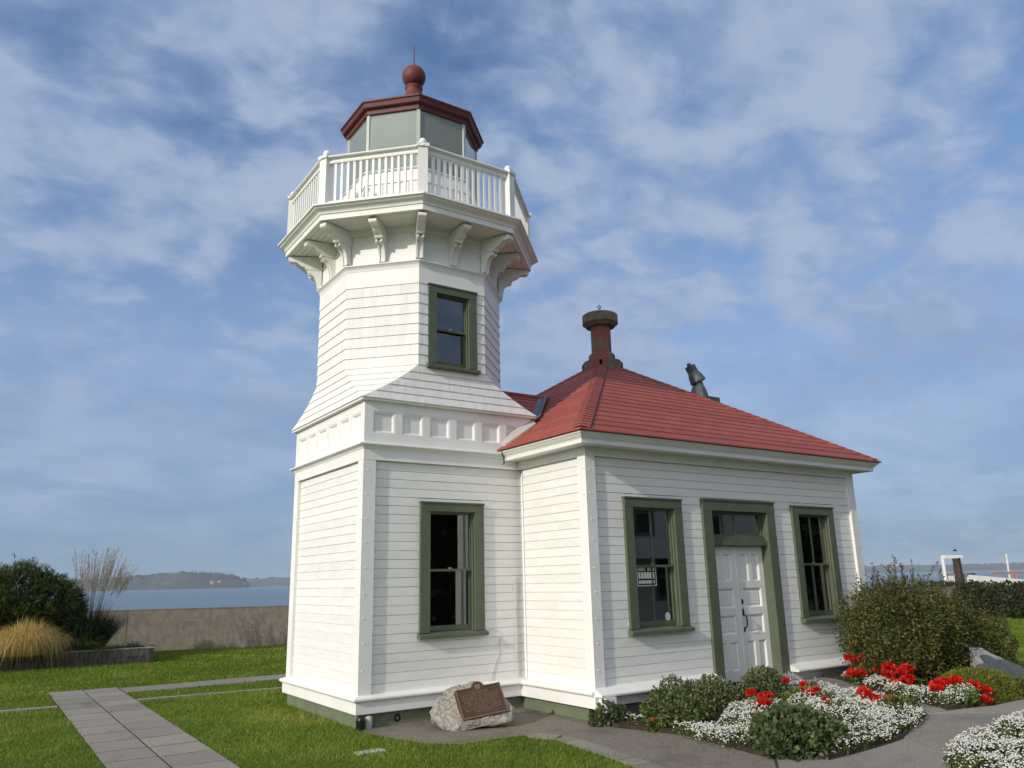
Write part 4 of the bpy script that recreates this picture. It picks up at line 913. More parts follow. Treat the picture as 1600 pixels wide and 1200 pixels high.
# ---------------------------------------------------------------- seawall and planter
x0w, x1w = -45.0, 62.0; uw = Vector((1, -0.396, 0)).normalized(); nwv = Vector((-uw.y, uw.x, 0))*-1
SW = Fr((0, 17.27, 0), uw, nwv)     # o is towards the lawn
Lw0, Lw1 = x0w/uw.x, x1w/uw.x
sw = thing('seawall', 'long weathered brown concrete seawall beyond the lawn', 'wall', SW(0, 0, 0))
u = Lw0; 
while u < Lw1:
    c = MB(); c.box(u+0.006, min(u+6.0, Lw1)-0.006, -0.35, 0.0, -3.3, 1.262, SW); pnl = obj('wall_panel', c, 'seawall', sw)
    if -6 < u < 14:
        for zz in (0.28, 0.56, 0.90):
            s_ = u
            while s_ < u+5.6:
                ln = random.uniform(0.15, 1.3)
                if random.random() < 0.55:
                    c = MB(); c.box(s_, min(s_+ln, u+5.9), -0.002, 0.004, zz+random.uniform(-.006, .006), zz+random.uniform(0.010, 0.016), SW); obj('lime_streak', c, 'seawall_joint', pnl)
                s_ += ln+random.uniform(0.1, 0.9)
    u += 6.0
c = MB(); c.box(Lw0, Lw1, -0.37, 0.012, 1.26, 1.285, SW); obj('wall_coping', c, 'seawall', sw)

pl = thing('planter_box', 'weathered timber sleeper planter box below the seawall', 'planter', (-3.0, 13.2, 0))
TP = Fr((-0.32, 13.10, 0), Vector((-1, 0.09, 0)).normalized(), Vector((-0.09, -1, 0)).normalized())
for zz in ((0.0, 0.185), (0.19, 0.375)):
    u = 0.0
    while u < 8:
        c = MB(); ln = 2.4; c.box(u+0.004, u+ln-0.004, -0.16, random.uniform(-0.008, 0.008), zz[0]-0.05 if zz[0] == 0 else zz[0], zz[1], TP); obj('sleeper', c, 'timber', pl); u += ln
c = MB(); c.box(-0.02, 8, -0.19, 0.015, 0.376, 0.40, TP); obj('top_plank', c, 'timber_top', pl)
TE = Fr(TP(0, 0, 0), Vector((0.02, 1, 0)).normalized(), (1, -0.02, 0))
c = MB(); c.box(-0.16, 2.2, -0.14, 0.0, -0.05, 0.375, TE); obj('sleeper', c, 'timber', pl)
c = MB(); c.box(-0.17, 2.2, -0.16, 0.015, 0.376, 0.398, TE); obj('top_plank', c, 'timber_top', pl)
c = MB(); c.box(0.1, 8, -2.4, -0.15, -0.1, 0.33, TP); obj('planter_soil', c, 'soil', pl)
# ---------------------------------------------------------------- rocks
def rockmesh(name, pts, center, m, seed, parent, rough=0.02, subd=3):
    """convex hull of points, subdivided and roughened"""
    bm = bmesh.new(); vs = [bm.verts.new(p) for p in pts]; bmesh.ops.convex_hull(bm, input=vs)
    for v in [v for v in bm.verts if not v.link_faces]: bm.verts.remove(v)
    bmesh.ops.triangulate(bm, faces=bm.faces[:])
    for _ in range(subd): bmesh.ops.subdivide_edges(bm, edges=bm.edges[:], cuts=1, use_grid_fill=True)
    from mathutils import noise as mn
    bmesh.ops.smooth_vert(bm, verts=bm.verts, factor=0.45, use_axis_x=True, use_axis_y=True, use_axis_z=True)
    for v in bm.verts:
        p = v.co*5.0+Vector((seed, seed*2, 0)); d = mn.noise(p)*rough*1.4 + mn.noise(p*3.1)*rough*0.7 + mn.noise(p*9)*rough*0.35
        v.co += v.normal*d if v.normal.length else Vector((0, 0, 0))
    bmesh.ops.recalc_face_normals(bm, faces=bm.faces)
    bmesh.ops.translate(bm, verts=bm.verts, vec=-OFF[parent.name])
    me = bpy.data.meshes.new(name); bm.to_mesh(me); bm.free(); me.materials.append(MATS[m])
    o = bpy.data.objects.new(name, me); COL.objects.link(o); o.parent = parent; OFF[o.name] = OFF[parent.name]; return o
# plaque boulder: local frame facing the camera (e along its front, f towards the viewer)
bc = Vector((1.36, -0.72, 0)); fdir = Vector((-0.30, -0.954, 0)); edir = Vector((0.954, -0.30, 0))
def RK(e, f, z): return bc + edir*e + fdir*f + Vector((0, 0, z))
bld = thing('plaque_boulder', 'low granite boulder carrying a bronze plaque beside the tower', 'boulder', bc)
pts = [RK(*p) for p in ((-0.57, 0.05, 0.22), (-0.54, 0.26, 0.13), (-0.50, -0.2, 0.05), (-0.44, 0.32, 0.03), (-0.30, 0.42, 0.0), (0.50, 0.42, 0.09), (0.56, 0.30, 0.20), (0.56, -0.10, 0.16), (0.45, -0.28, 0.0), (-0.3, -0.3, 0.0), (-0.20, 0.42, 0.13), (-0.46, 0.02, 0.33), (-0.33, -0.12, 0.45), (-0.12, -0.18, 0.54), (0.10, -0.20, 0.555), (0.30, -0.18, 0.50), (0.47, -0.06, 0.36), (0.52, 0.36, 0.24), (-0.18, 0.42, 0.05), (0.4, 0.36, 0.04), (0.2, -0.3, 0.3), (-0.3, -0.3, 0.25))]
rockmesh('boulder', pts, bc, 'granite', 3.3, bld, 0.022)
# plaque plane: tilted back
pn_ = (fdir*0.80+Vector((0, 0, 0.60))).normalized(); pe = (edir*0.985+Vector((0, 0, 0.17)) ).normalized(); pe = (pe-pn_*pe.dot(pn_)).normalized(); pu = pn_.cross(pe)*1.0
if pu.z < 0: pu = -pu
pc = RK(0.10, 0.255, 0.335)
def PL(a, b, h): return pc + pe*a + pu*b + pn_*h
def plate(poly, h0, h1): return MB().loft([[PL(a, b, h) for a, b in poly] for h in (h0, h1)])
arch = [(-0.085+0.17*0, 0.215)] ; arc = [(0.088*math.cos(t), 0.205+0.075*math.sin(t)) for t in np.linspace(math.pi, 0, 11)]
outl = [(-0.325, -0.225), (0.325, -0.225), (0.325, 0.205)] + [(0.11, 0.205)] + arc[::-1] + [(-0.11, 0.205), (-0.325, 0.205)]
plq = obj('plaque', plate(outl, -0.05, 0.03), 'bronze', bld)
rim = MB()
for poly in (((-0.325, -0.225), (0.325, -0.225), (0.325, -0.208), (-0.325, -0.208)), ((-0.325, -0.208), (-0.308, -0.208), (-0.308, 0.205), (-0.325, 0.205)), ((0.308, -0.208), (0.325, -0.208), (0.325, 0.205), (0.308, 0.205)), ((-0.308, 0.19), (-0.1, 0.19), (-0.1, 0.205), (-0.308, 0.205)), ((0.1, 0.19), (0.308, 0.19), (0.308, 0.205), (0.1, 0.205))):
    rim.loft([[PL(a, b, h) for a, b in poly] for h in (0.0302, 0.042)])
for t0, t1 in zip(np.linspace(0, math.pi, 11)[:-1], np.linspace(0, math.pi, 11)[1:]):
    rim.loft([[PL(r_*math.cos(t), 0.205+r_*0.85*math.sin(t), h) for r_, t in ((0.088, t0), (0.072, t0), (0.072, t1), (0.088, t1))] for h in (0.0302, 0.042)])
obj('plaque_rim', rim, 'bronze_edge', plq)
em = MB(); em.loft([[PL(s*r_, 0.205+q*s*1.0, h) for r_, q in ((-0.045, 0.03), (0, 0.045), (0.045, 0.03), (0.045, -0.02), (0, -0.06), (-0.045, -0.02))] for h, s in ((0.0302, 1), (0.038, 0.92))]); obj('emblem', em, 'bronze_edge', plq)
tx = MB()
for i in range(11):
    b = 0.125-i*0.0275; wl_ = 0.27 if i not in (0, 6, 10) else (0.13 if i != 6 else 0.2); a = -wl_+random.uniform(0, 0.02)
    while a < wl_:
        ln = random.uniform(0.018, 0.06); tx.loft([[PL(p, q, h) for p, q in ((a, b), (min(a+ln, wl_), b), (min(a+ln, wl_), b+0.013), (a, b+0.013))] for h in (0.0302, 0.0345)]); a += ln+0.012
o = obj('raised_lettering', tx, 'bronze_edge', plq)
ms = thing('memorial_stone', 'grey memorial stone with dark plate behind the moss mound', 'boulder', (9.0, -4.1, 0.2))
pts = [(8.72, -3.85, 0.2), (8.7, -3.9, 0.62), (8.78, -3.86, 0.95), (8.95, -3.95, 0.92), (9.12, -4.15, 0.70), (9.3, -4.36, 0.42), (9.42, -4.45, 0.2), (9.1, -4.6, 0.2), (8.6, -4.3, 0.2), (8.62, -4.15, 0.5), (9.3, -3.9, 0.2), (9.25, -4.0, 0.6), (9.0, -3.7, 0.8)]
pts = [(x, y, 0.2+(z-0.2)*0.75) for x, y, z in pts]
rockmesh('stone', pts, None, 'slate_rock', 8.1, ms, 0.018, 3)
pd = Vector((-0.394, -0.657, 0.643)).normalized(); q0 = Vector((8.90, -4.27, 0.41))
pxv = Vector((0.857, -0.515, 0)).normalized(); pyv = pd.cross(pxv); pyv = pyv if pyv.z > 0 else -pyv
mb = MB().loft([[q0+pxv*a+pyv*b+pd*h for a, b in ((-0.36, -0.20), (0.42, -0.26), (0.30, 0.02), (0.12, 0.14), (-0.05, 0.16), (-0.13, 0.24), (-0.24, 0.25), (-0.26, 0.10), (-0.37, 0.08))] for h in (-0.06, 0.05)]); obj('plate', mb, 'slate_plate', ms)
# valve cover in the lawn, corner down-light
c = MB(); c.box(-0.62, -0.28, -1.55, -1.38, -0.03, 0.014); tag(obj('valve_cover', c, 'valve', loc=(-0.45, -1.46, 0)), 'small pale rectangular valve cover set in the front lawn', 'valve cover')
sp = thing('corner_spotlight', 'small dark ground spotlight at the tower corner', 'spotlight', (0.04, -0.06, 0))
obj('lamp_body', MB().ring([(0.06, 0.0), (0.062, 0.13), (0.05, 0.16), (0.02, 0.17)], 0.02, -0.07, 12, 0, False, False), 'black_metal', sp)
obj('lamp_shield', MB().ring([(0.045, 0.0), (0.052, 0.12), (0.046, 0.155), (0.02, 0.165)], 0.15, -0.05, 10, 0, False, False), 'valve', sp)

# ---------------------------------------------------------------- planting helpers
def leaf_mesh(name, P, N, size, m, parent, aspect=0.55, droop=0.0, spread=0.9, seed=1, bend=0.25, loc=(0, 0, 0)):
    r = np.random.default_rng(seed); n = len(P)
    d = N + r.normal(0, spread, (n, 3)); d[:, 2] -= droop; d /= np.linalg.norm(d, axis=1)[:, None]+1e-9
    s = np.cross(d, r.normal(0, 1, (n, 3))); s /= np.linalg.norm(s, axis=1)[:, None]+1e-9
    up = np.cross(s, d); L_ = (size*r.uniform(0.65, 1.35, n))[:, None]; W_ = L_*aspect/2
    base = P; tip = P+d*L_; l = P+d*L_*0.5-s*W_+up*W_*bend; rr = P+d*L_*0.5+s*W_+up*W_*bend
    V = np.stack([base, l, tip, rr], 1).reshape(-1, 3); b = (np.arange(n)*4)[:, None]
    Fc = np.concatenate([b+[0, 1, 2], b+[0, 2, 3]]).astype(int)
    return fast(name, V, Fc, m, parent, np.repeat(r.random(n), 4), loc)
def lobes_sample(lobes, n, seed, inner=0.3, flat=True, jit=0.09):
    """points through the outer volume of several ellipsoid lobes"""
    r = np.random.default_rng(seed); w_ = np.array([l[3]*l[4]+l[3]*l[5]+l[4]*l[5] for l in lobes]); idx = r.choice(len(lobes), n*2, p=w_/w_.sum())
    Lb = np.array(lobes)[idx]; d = r.normal(0, 1, (n*2, 3)); d /= np.linalg.norm(d, axis=1)[:, None]
    bump = 1+jit*np.sin(d[:, 0]*9+Lb[:, 0]*7)*np.sin(d[:, 1]*8+Lb[:, 1]*5)*1.2+r.normal(0, jit*0.6, n*2)
    f = np.where(r.random(n*2) < inner, r.uniform(0.35, 0.9, n*2), 1-np.abs(r.normal(0, 0.06, n*2)))*bump
    P = Lb[:, :3]+d*Lb[:, 3:6]*f[:, None]; keep = np.ones(n*2, bool)
    for l in lobes:
        q = ((P-np.array(l[:3]))/np.array(l[3:6])); keep &= ~((q**2).sum(1) < 0.28)
    if flat: keep &= P[:, 2] > np.array([H(x, 0) for x in P[:, 0]])+0.01
    N = d/np.array([1, 1, 1]); return P[keep][:n], N[keep][:n]
def shrub(name, label, lobes, n, size, m, loc, seed, aspect=0.55, droop=0.0, spread=0.9, cat='shrub', inner=0.3, jit=0.09, twigs=0, group=None, stems=5):
    t = thing(name, label, cat, loc, group); P, N = lobes_sample(lobes, n, seed, inner, True, jit)
    leaf_mesh('foliage', P, N, size, m, t, aspect, droop, spread, seed)
    mb = MB(); r = random.Random(seed)
    for i in range(stems):
        l = lobes[i % len(lobes)]; a = Vector(loc)+Vector((r.uniform(-.06, .06), r.uniform(-.06, .06), -0.02)); e = Vector(l[:3])+Vector((r.uniform(-.5, .5)*l[3], r.uniform(-.5, .5)*l[4], r.uniform(0, .5)*l[5])); mid = a.lerp(e, 0.5)+Vector((r.uniform(-.05, .05), r.uniform(-.05, .05), 0.02)); s = 0.25*max(0.05, l[5])*0.12
        mb.tube([a, mid, e], [s*1.3, s, s*0.5], 5)
    obj('stems', mb, 'bark', t)
    if twigs:     # shoots standing above the clipped outline
        Pt = []; Nt = []; tb = MB()
        for i in range(twigs):
            l = lobes[r.randrange(len(lobes))]; an = r.uniform(0, 6.283); rad = r.uniform(0, 0.92); lean = Vector((r.uniform(-.25, .25), r.uniform(-.25, .25), 1)).normalized()
            st = Vector((l[0]+l[3]*rad*math.cos(an), l[1]+l[4]*rad*math.sin(an), l[2]+l[5]*math.sqrt(max(0, 1-rad*rad))*0.94)); 
            if r.random() < 0.35: lean = (lean+Vector((math.cos(an), math.sin(an), 0))*0.9).normalized()
            hl = r.uniform(0.12, 0.50); tb.tube([st, st+lean*hl], [0.004, 0.002], 4)
            for k in range(int(hl/0.022)):
                q = st+lean*(k*0.022); Pt.append(q); dv = Vector((r.uniform(-1, 1), r.uniform(-1, 1), 0.5)).normalized(); Nt.append(dv)
        tag(obj('twigs', tb, 'bark', t), None, None, None, 'stuff'); leaf_mesh('shoot_leaves', np.array(Pt), np.array(Nt), size*0.9, m, t, aspect, 0, 0.3, seed+5)
    return t
def blades(name, roots, dirs, length, width, m, parent, curve, seed, segs=4, up=1.0, loc=(0, 0, 0), reach=None):
    """arching strips: roots (n,3), dirs (n,2) horizontal lean"""
    r = np.random.default_rng(seed); n = len(roots); Ls = (length*r.uniform(0.75, 1.2, n)) if np.isscalar(length) else length
    if reach is not None:
        dirs = dirs+r.normal(0, 0.16, dirs.shape); Ls = Ls*r.uniform(0.7, 1.12, n); curve = curve*r.uniform(0.72, 1.12, n)
    hd = np.column_stack([dirs, np.zeros(n)]); side = np.column_stack([-dirs[:, 1], dirs[:, 0], np.zeros(n)]); nn = np.linalg.norm(side, axis=1)[:, None]+1e-6; side = side/nn
    tw = r.normal(0, 0.5, (n, 1)); side = side*np.cos(tw)+np.array([0, 0, 1.0])*np.sin(tw)*0.5
    V = []; 
    for k in range(segs+1):
        t = k/segs; ln = np.linalg.norm(dirs, axis=1)
        pos = roots+hd*(Ls*(t*0.75+curve*t*t*0.6))[:, None]+np.array([0, 0, 1.0])*(Ls*(t*up-curve*ln*t**2.4*0.9))[:, None] if reach is None else roots+hd*(Ls*reach*t**0.85)[:, None]+np.array([0, 0, 1.0])*(Ls*(up*t-curve*(0.45+0.55*ln)*t**2.2))[:, None]
        wv = width*(1-t*0.92)*(0.75 if k == 0 else 1); V += [pos-side*wv/2, pos+side*wv/2]
    V = np.stack(V, 1).reshape(-1, 3); per = 2*(segs+1); b = (np.arange(n)*per)[:, None]; Fc = []
    for k in range(segs): Fc.append(b+[2*k, 2*k+1, 2*k+3, 2*k+2])
    return fast(name, V, np.concatenate(Fc), m, parent, np.repeat(r.random(n), per), loc)
def disc(n, r, c, seed, z=0.0):
    g = np.random.default_rng(seed); a = g.uniform(0, 2*np.pi, n); q = np.sqrt(g.random(n))*r; return np.column_stack([c[0]+q*np.cos(a), c[1]+q*np.sin(a), np.full(n, c[2]+z)]), np.column_stack([np.cos(a), np.sin(a)])*(0.15+0.85*(q/r))[:, None]

# ---------------------------------------------------------------- shrubs right of the door, hedge
shrub('dark_shrub', 'large loose dark green shrub beside the right corner of the signal house', [(7.75, -3.15, 0.85, 0.62, 0.62, 0.62), (8.25, -2.75, 0.95, 0.72, 0.70, 0.72), (7.55, -3.5, 1.05, 0.55, 0.55, 0.58), (8.1, -3.35, 1.15, 0.72, 0.68, 0.62), (8.55, -2.55, 0.8, 0.6, 0.5, 0.6), (7.9, -3.3, 0.45, 0.75, 0.65, 0.4), (8.5, -3.3, 0.7, 0.6, 0.6, 0.6)], 34000, 0.050, 'leaf_dark', (8.0, -3.1, 0.2), 21, 0.5, twigs=190, inner=0.35, jit=0.12)
shrub('dark_shrub', 'smaller darker shrub behind the memorial stone', [(9.35, -3.35, 0.75, 0.55, 0.5, 0.55), (9.85, -3.55, 0.7, 0.5, 0.5, 0.52), (9.6, -3.2, 1.0, 0.5, 0.5, 0.42), (10.0, -3.35, 0.5, 0.45, 0.45, 0.35)], 15000, 0.050, 'leaf_dark', (9.6, -3.35, 0.2), 22, 0.5, twigs=50, inner=0.35)
hd = thing('clipped_hedge', 'long clipped dark hedge across the far lawn at the right edge', 'hedge', (25.5, 2.5, 0.2))
hp = []
for i in range(16):
    t = i/15; hp.append((30-9.0*t, 8.2-13.5*t, 0.72, 0.85, 0.85, 0.75))
P, N = lobes_sample(hp, 26000, 31, 0.35, True, 0.05); P[:, 2] = np.minimum(P[:, 2], 1.46+rng.normal(0, 0.03, len(P))); leaf_mesh('foliage', P, N, 0.11, 'leaf_hedge', hd, 0.6, 0, 0.8, 31)
mb = MB()
for l in hp[::2]: mb.tube([(l[0], l[1], 0.15), (l[0]+.05, l[1], 1.0)], [0.04, 0.02], 5)
obj('stems', mb, 'bark', hd)

# main bed shrubs
shrub('leafy_shrub', 'rounded leafy shrub at the left end of the flower bed', [(3.30, -2.50, 0.17, 0.26, 0.28, 0.20), (3.52, -2.50, 0.22, 0.24, 0.26, 0.22), (3.32, -2.82, 0.12, 0.26, 0.24, 0.20), (3.62, -2.76, 0.16, 0.24, 0.24, 0.20), (3.36, -2.35, 0.32, 0.11, 0.11, 0.12)], 4600, 0.044, 'leaf_mid', (3.2, -2.6, 0.05), 41, 0.75, 0.1)
shrub('leafy_shrub', 'broad grey green shrub below the sill between left window and door', [(4.08, -2.35, 0.24, 0.34, 0.30, 0.24), (4.46, -2.42, 0.24, 0.32, 0.28, 0.22), (4.74, -2.48, 0.2, 0.24, 0.24, 0.18), (3.78, -2.25, 0.34, 0.20, 0.20, 0.22), (4.5, -2.3, 0.36, 0.2, 0.2, 0.16)], 6000, 0.038, 'leaf_grey', (4.3, -2.4, 0.08), 42, 0.7)
shrub('ball_shrub', 'dense ball shaped shrub in front of the double door', [(5.20, -2.66, 0.33, 0.32, 0.31, 0.23), (5.26, -2.62, 0.40, 0.25, 0.25, 0.20)], 5200, 0.038, 'leaf_grey', (5.22, -2.62, 0.12), 43, 0.6, 0, 0.7)
shrub('broadleaf_mound', 'domed broad leaved mound at the front of the flower bed', [(3.32, -4.55, 0.12, 0.46, 0.44, 0.32), (3.55, -4.66, 0.10, 0.36, 0.34, 0.26), (3.12, -4.68, 0.09, 0.32, 0.30, 0.22)], 5600, 0.062, 'leaf_broad', (3.35, -4.55, 0.05), 44, 0.85, 0.25, 0.6, 'plant')
shrub('corner_plant', 'small dark leafy plant at the foot of the house corner', [(2.76, -2.0, 0.14, 0.13, 0.12, 0.15), (2.92, -2.02, 0.12, 0.12, 0.11, 0.12), (2.62, -1.95, 0.08, 0.09, 0.09, 0.09)], 520, 0.062, 'leaf_broad', (2.75, -1.98, 0.03), 45, 0.8, 0.1, 0.7, 'plant')
shrub('silver_plant', 'silvery grey plant just left of the door mat', [(5.72, -2.72, 0.30, 0.20, 0.2, 0.16), (5.6, -2.9, 0.27, 0.15, 0.15, 0.12)], 900, 0.06, 'leaf_silver', (5.7, -2.75, 0.2), 46, 0.4, 0, 0.7, 'plant')
shrub('moss_mound', 'bright yellow green cushion mound in front of the memorial stone', [(7.35, -4.62, 0.22, 0.72, 0.52, 0.34), (7.0, -4.75, 0.2, 0.45, 0.35, 0.26)], 16000, 0.045, 'leaf_moss', (7.3, -4.65, 0.2), 47, 0.22, 0, 0.5, 'plant', 0.15, 0.03)
shrub('moss_mound', 'brownish green low cushion right of the bright mound', [(7.75, -4.95, 0.2, 0.35, 0.2, 0.22), (8.15, -4.9, 0.2, 0.35, 0.22, 0.2)], 5000, 0.05, 'leaf_mid', (7.8, -4.95, 0.2), 48, 0.25, 0, 0.6, 'plant', 0.15, 0.05)

# white alyssum: mats of tiny flower heads over low foliage
OCT = np.array([(1, 0, 0), (-1, 0, 0), (0, 1, 0), (0, -1, 0), (0, 0, 1), (0, 0, -0.6)], float); OCF = np.array([(0, 2, 4), (2, 1, 4), (1, 3, 4), (3, 0, 4), (2, 0, 5), (1, 2, 5), (3, 1, 5), (0, 3, 5)])
def alyssum(label, patches, seed, dens=2100):
    r = np.random.default_rng(seed); P = []; G = []
    for (cx, cy, rx, ry, hh, rot) in patches:
        n = int(dens*math.pi*rx*ry); a = r.uniform(0, 2*np.pi, n); q = np.sqrt(r.random(n)); ex, ey = q*np.cos(a), q*np.sin(a)
        wob = 1+0.10*np.sin(3*a+cx*5)+0.07*np.sin(7*a+cy*3); x = ex*rx*wob; y = ey*ry*wob
        X = cx+x*math.cos(rot)-y*math.sin(rot); Y = cy+x*math.sin(rot)+y*math.cos(rot)
        lump = 0.03*np.sin(X*13)*np.sin(Y*12)+0.02*np.sin(X*29+1)*np.sin(Y*31)
        Z = H(X, Y)+0.05+hh*np.sqrt(np.clip(1-q**3.0, 0, 1))+lump*(1-q*0.5)
        k = r.random(n) < (0.62+2.4*np.sin(X*6.1+cx)*np.sin(Y*5.3+cy)*0.25); P.append(np.column_stack([X, Y, Z+r.normal(0, 0.012, n)])[k])
        m = int(n*0.9); kk = r.integers(0, n, m); G.append(np.column_stack([X, Y, Z-r.uniform(0.01, 0.10, n)])[kk])
    P = np.concatenate(P); G = np.concatenate(G); n = len(P); s = r.uniform(0.008, 0.0165, n)[:, None, None]
    V = (P[:, None, :]+OCT[None]*s*np.array([1, 1, 0.75])).reshape(-1, 3); Fc = ((np.arange(n)*6)[:, None, None]+OCF[None]).reshape(-1, 3)
    o = fast('alyssum', V, Fc, 'alyssum', None, np.repeat(r.random(n), 6)); tag(o, label, None, None, 'stuff')
    N = np.tile([0, 0, 0.6], (len(G), 1)); g = leaf_mesh('alyssum_leaves', G, N, 0.04, 'leaf_ger', o, 0.35, 0, 0.9, seed+1); tag(g, None, None, None, 'stuff')
alyssum('white alyssum carpet filling the flower bed below the left window', [(3.55, -3.75, 0.55, 0.36, 0.20, 0.9), (3.25, -3.95, 0.35, 0.30, 0.16, 0.6), (4.2, -3.35, 0.5, 0.4, 0.2, 0.2), (4.55, -4.25, 0.62, 0.5, 0.22, 0.1), (5.05, -4.35, 0.5, 0.36, 0.17, 0.5), (4.15, -4.80, 0.55, 0.36, 0.18, 0.0), (4.9, -4.74, 0.55, 0.30, 0.15, 0.15), (2.98, -3.85, 0.26, 0.5, 0.14, 0.0), (5.55, -4.05, 0.28, 0.5, 0.15, -0.3), (3.05, -3.3, 0.2, 0.3, 0.1, 0), (5.05, -3.65, 0.45, 0.4, 0.2, 0.2), (3.0, -2.25, 0.17, 0.2, 0.10, 0.2), (5.55, -3.15, 0.25, 0.3, 0.22, 0.2), (3.75, -5.02, 0.4, 0.13, 0.09, 0.0), (4.45, -5.05, 0.5, 0.14, 0.09, 0.05), (5.15, -4.9, 0.4, 0.14, 0.09, 0.3), (5.6, -4.45, 0.13, 0.35, 0.1, -0.3), (5.85, -3.75, 0.12, 0.3, 0.1, -0.3), (5.95, -3.2, 0.16, 0.3, 0.12, -0.3)], 51)
alyssum('white alyssum edging the flower bed right of the door', [(6.98, -3.4, 0.5, 0.2, 0.12, 0.9), (6.55, -4.02, 0.42, 0.2, 0.12, 1.1), (6.28, -4.5, 0.42, 0.24, 0.15, 1.1), (6.55, -4.8, 0.4, 0.22, 0.18, -0.1), (7.55, -2.5, 0.2, 0.12, 0.1, 0.3), (8.5, -4.95, 0.3, 0.18, 0.2, 0.1), (9.3, -4.85, 0.5, 0.2, 0.2, 0.1), (6.15, -4.85, 0.22, 0.14, 0.12, -0.3)], 52)
alyssum('white alyssum in the nearest flower bed at the lower right corner', [(4.3, -6.25, 0.5, 0.40, 0.12, 0.1), (3.82, -6.5, 0.25, 0.5, 0.08, 0.2), (4.5, -5.93, 0.6, 0.16, 0.08, 0.1), (5.5, -5.98, 0.6, 0.16, 0.09, 0), (4.95, -6.25, 0.5, 0.36, 0.17, 0.1), (5.6, -6.35, 0.6, 0.36, 0.18, -0.1), (4.5, -6.75, 0.6, 0.5, 0.14, 0.1), (5.6, -6.95, 0.8, 0.5, 0.16, 0.1), (6.8, -6.6, 0.9, 0.5, 0.16, -0.1)], 53, 1900)

# red geraniums
def petal_cloud(c, r_, n, seed):
    g = np.random.default_rng(seed); d = g.normal(0, 1, (n, 3)); d[:, 2] = np.abs(d[:, 2])*0.9-0.25; d /= np.linalg.norm(d, axis=1)[:, None]; return np.array(c)+d*r_*g.uniform(0.6, 0.95, (n, 1))*np.array([1, 1, 0.8]), d
def geranium(label, base, heads, lobes, seed, hr=0.068, m='red_petal'):
    t = thing('geranium', label, 'flower', base); P, N = lobes_sample(lobes, 500*len(lobes), seed, 0.3, True, 0.1); leaf_mesh('leaves', P, N, 0.055, 'leaf_ger', t, 0.9, 0.1, 0.6, seed)
    st = MB()
    heads = [(hx, hy, hz_+0.055) for hx, hy, hz_ in heads]
    for i, h in enumerate(heads):
        P, N = petal_cloud(h, hr*random.uniform(0.8, 1.1), 150, seed*7+i); leaf_mesh('flower_head', P, N, min(0.042, hr*0.75), m, t, 0.95, 0, 0.45, seed+i)
        b = Vector(base)+Vector((random.uniform(-.08, .08), random.uniform(-.08, .08), 0)); st.tube([b, b.lerp(Vector(h), 0.6)+Vector((0, 0, 0.04)), Vector(h)], [0.006, 0.005, 0.004], 5)
    obj('stems', st, 'bark', t); return t
def near(px): return px
geranium('red geranium with scattered heads left of the dark shrub near the house ledge', (7.35, -2.85, 0.22), [(7.36, -2.78, 0.50), (7.44, -2.84, 0.51), (7.18, -2.98, 0.34), (7.06, -2.88, 0.33), (7.26, -3.22, 0.40), (7.62, -2.95, 0.52), (7.30, -2.70, 0.54)], [(7.4, -2.95, 0.30, 0.26, 0.24, 0.18), (7.5, -3.1, 0.30, 0.22, 0.2, 0.15)], 61)
geranium('dense red geranium cluster in front of the dark shrub', (7.05, -3.6, 0.22), [(7.08, -3.50, 0.47), (6.98, -3.54, 0.37), (7.08, -3.70, 0.42), (7.06, -3.80, 0.34), (6.98, -3.78, 0.29), (6.84, -3.70, 0.25), (7.18, -3.72, 0.46)], [(7.2, -3.6, 0.28, 0.26, 0.24, 0.14)], 62, 0.08)
geranium('domed red geranium at the front of the right flower bed', (6.55, -4.78, 0.22), [(6.24, -4.66, 0.34), (6.32, -4.62, 0.38), (6.46, -4.66, 0.41), (6.58, -4.74, 0.42), (6.72, -4.90, 0.37), (6.78, -5.02, 0.31), (6.64, -5.06, 0.20), (6.40, -4.63, 0.40)], [(6.48, -4.84, 0.26, 0.25, 0.22, 0.15)], 63, 0.066)
geranium('red geranium at the right tip of the main flower bed', (5.25, -4.35, 0.18), [(5.16, -4.30, 0.37), (5.18, -4.34, 0.31), (5.22, -4.40, 0.28), (5.36, -4.52, 0.27)], [(5.38, -4.6, 0.22, 0.26, 0.2, 0.15)], 64, 0.066)
geranium('dark red geranium between ball shrub and broad leaved mound', (4.35, -3.35, 0.12), [(4.24, -3.24, 0.34), (4.30, -3.36, 0.30), (4.40, -3.38, 0.31), (4.14, -3.46, 0.24), (4.2, -3.5, 0.25)], [(4.3, -3.3, 0.24, 0.2, 0.18, 0.12)], 65, 0.05)
geranium('sparse red geranium among the alyssum before the ball shrub', (5.05, -3.35, 0.15), [(5.22, -3.05, 0.40), (5.08, -3.40, 0.32), (4.98, -3.62, 0.31), (5.18, -3.58, 0.33), (5.25, -3.32, 0.37), (4.75, -4.0, 0.28)], [(5.1, -3.4, 0.26, 0.22, 0.2, 0.12)], 66, 0.04)
geranium('single orange bloom at the front of the left leafy shrub', (2.95, -2.72, 0.05), [(2.87, -2.75, 0.10)], [(2.95, -2.72, 0.08, 0.08, 0.08, 0.05)], 67, 0.018, 'orange_petal')
geranium('red bloom low in the nearest flower bed', (5.2, -6.5, 0.12), [(4.62, -6.52, 0.16), (5.05, -6.33, 0.24)], [(5.0, -6.5, 0.12, 0.3, 0.2, 0.08)], 68, 0.035)

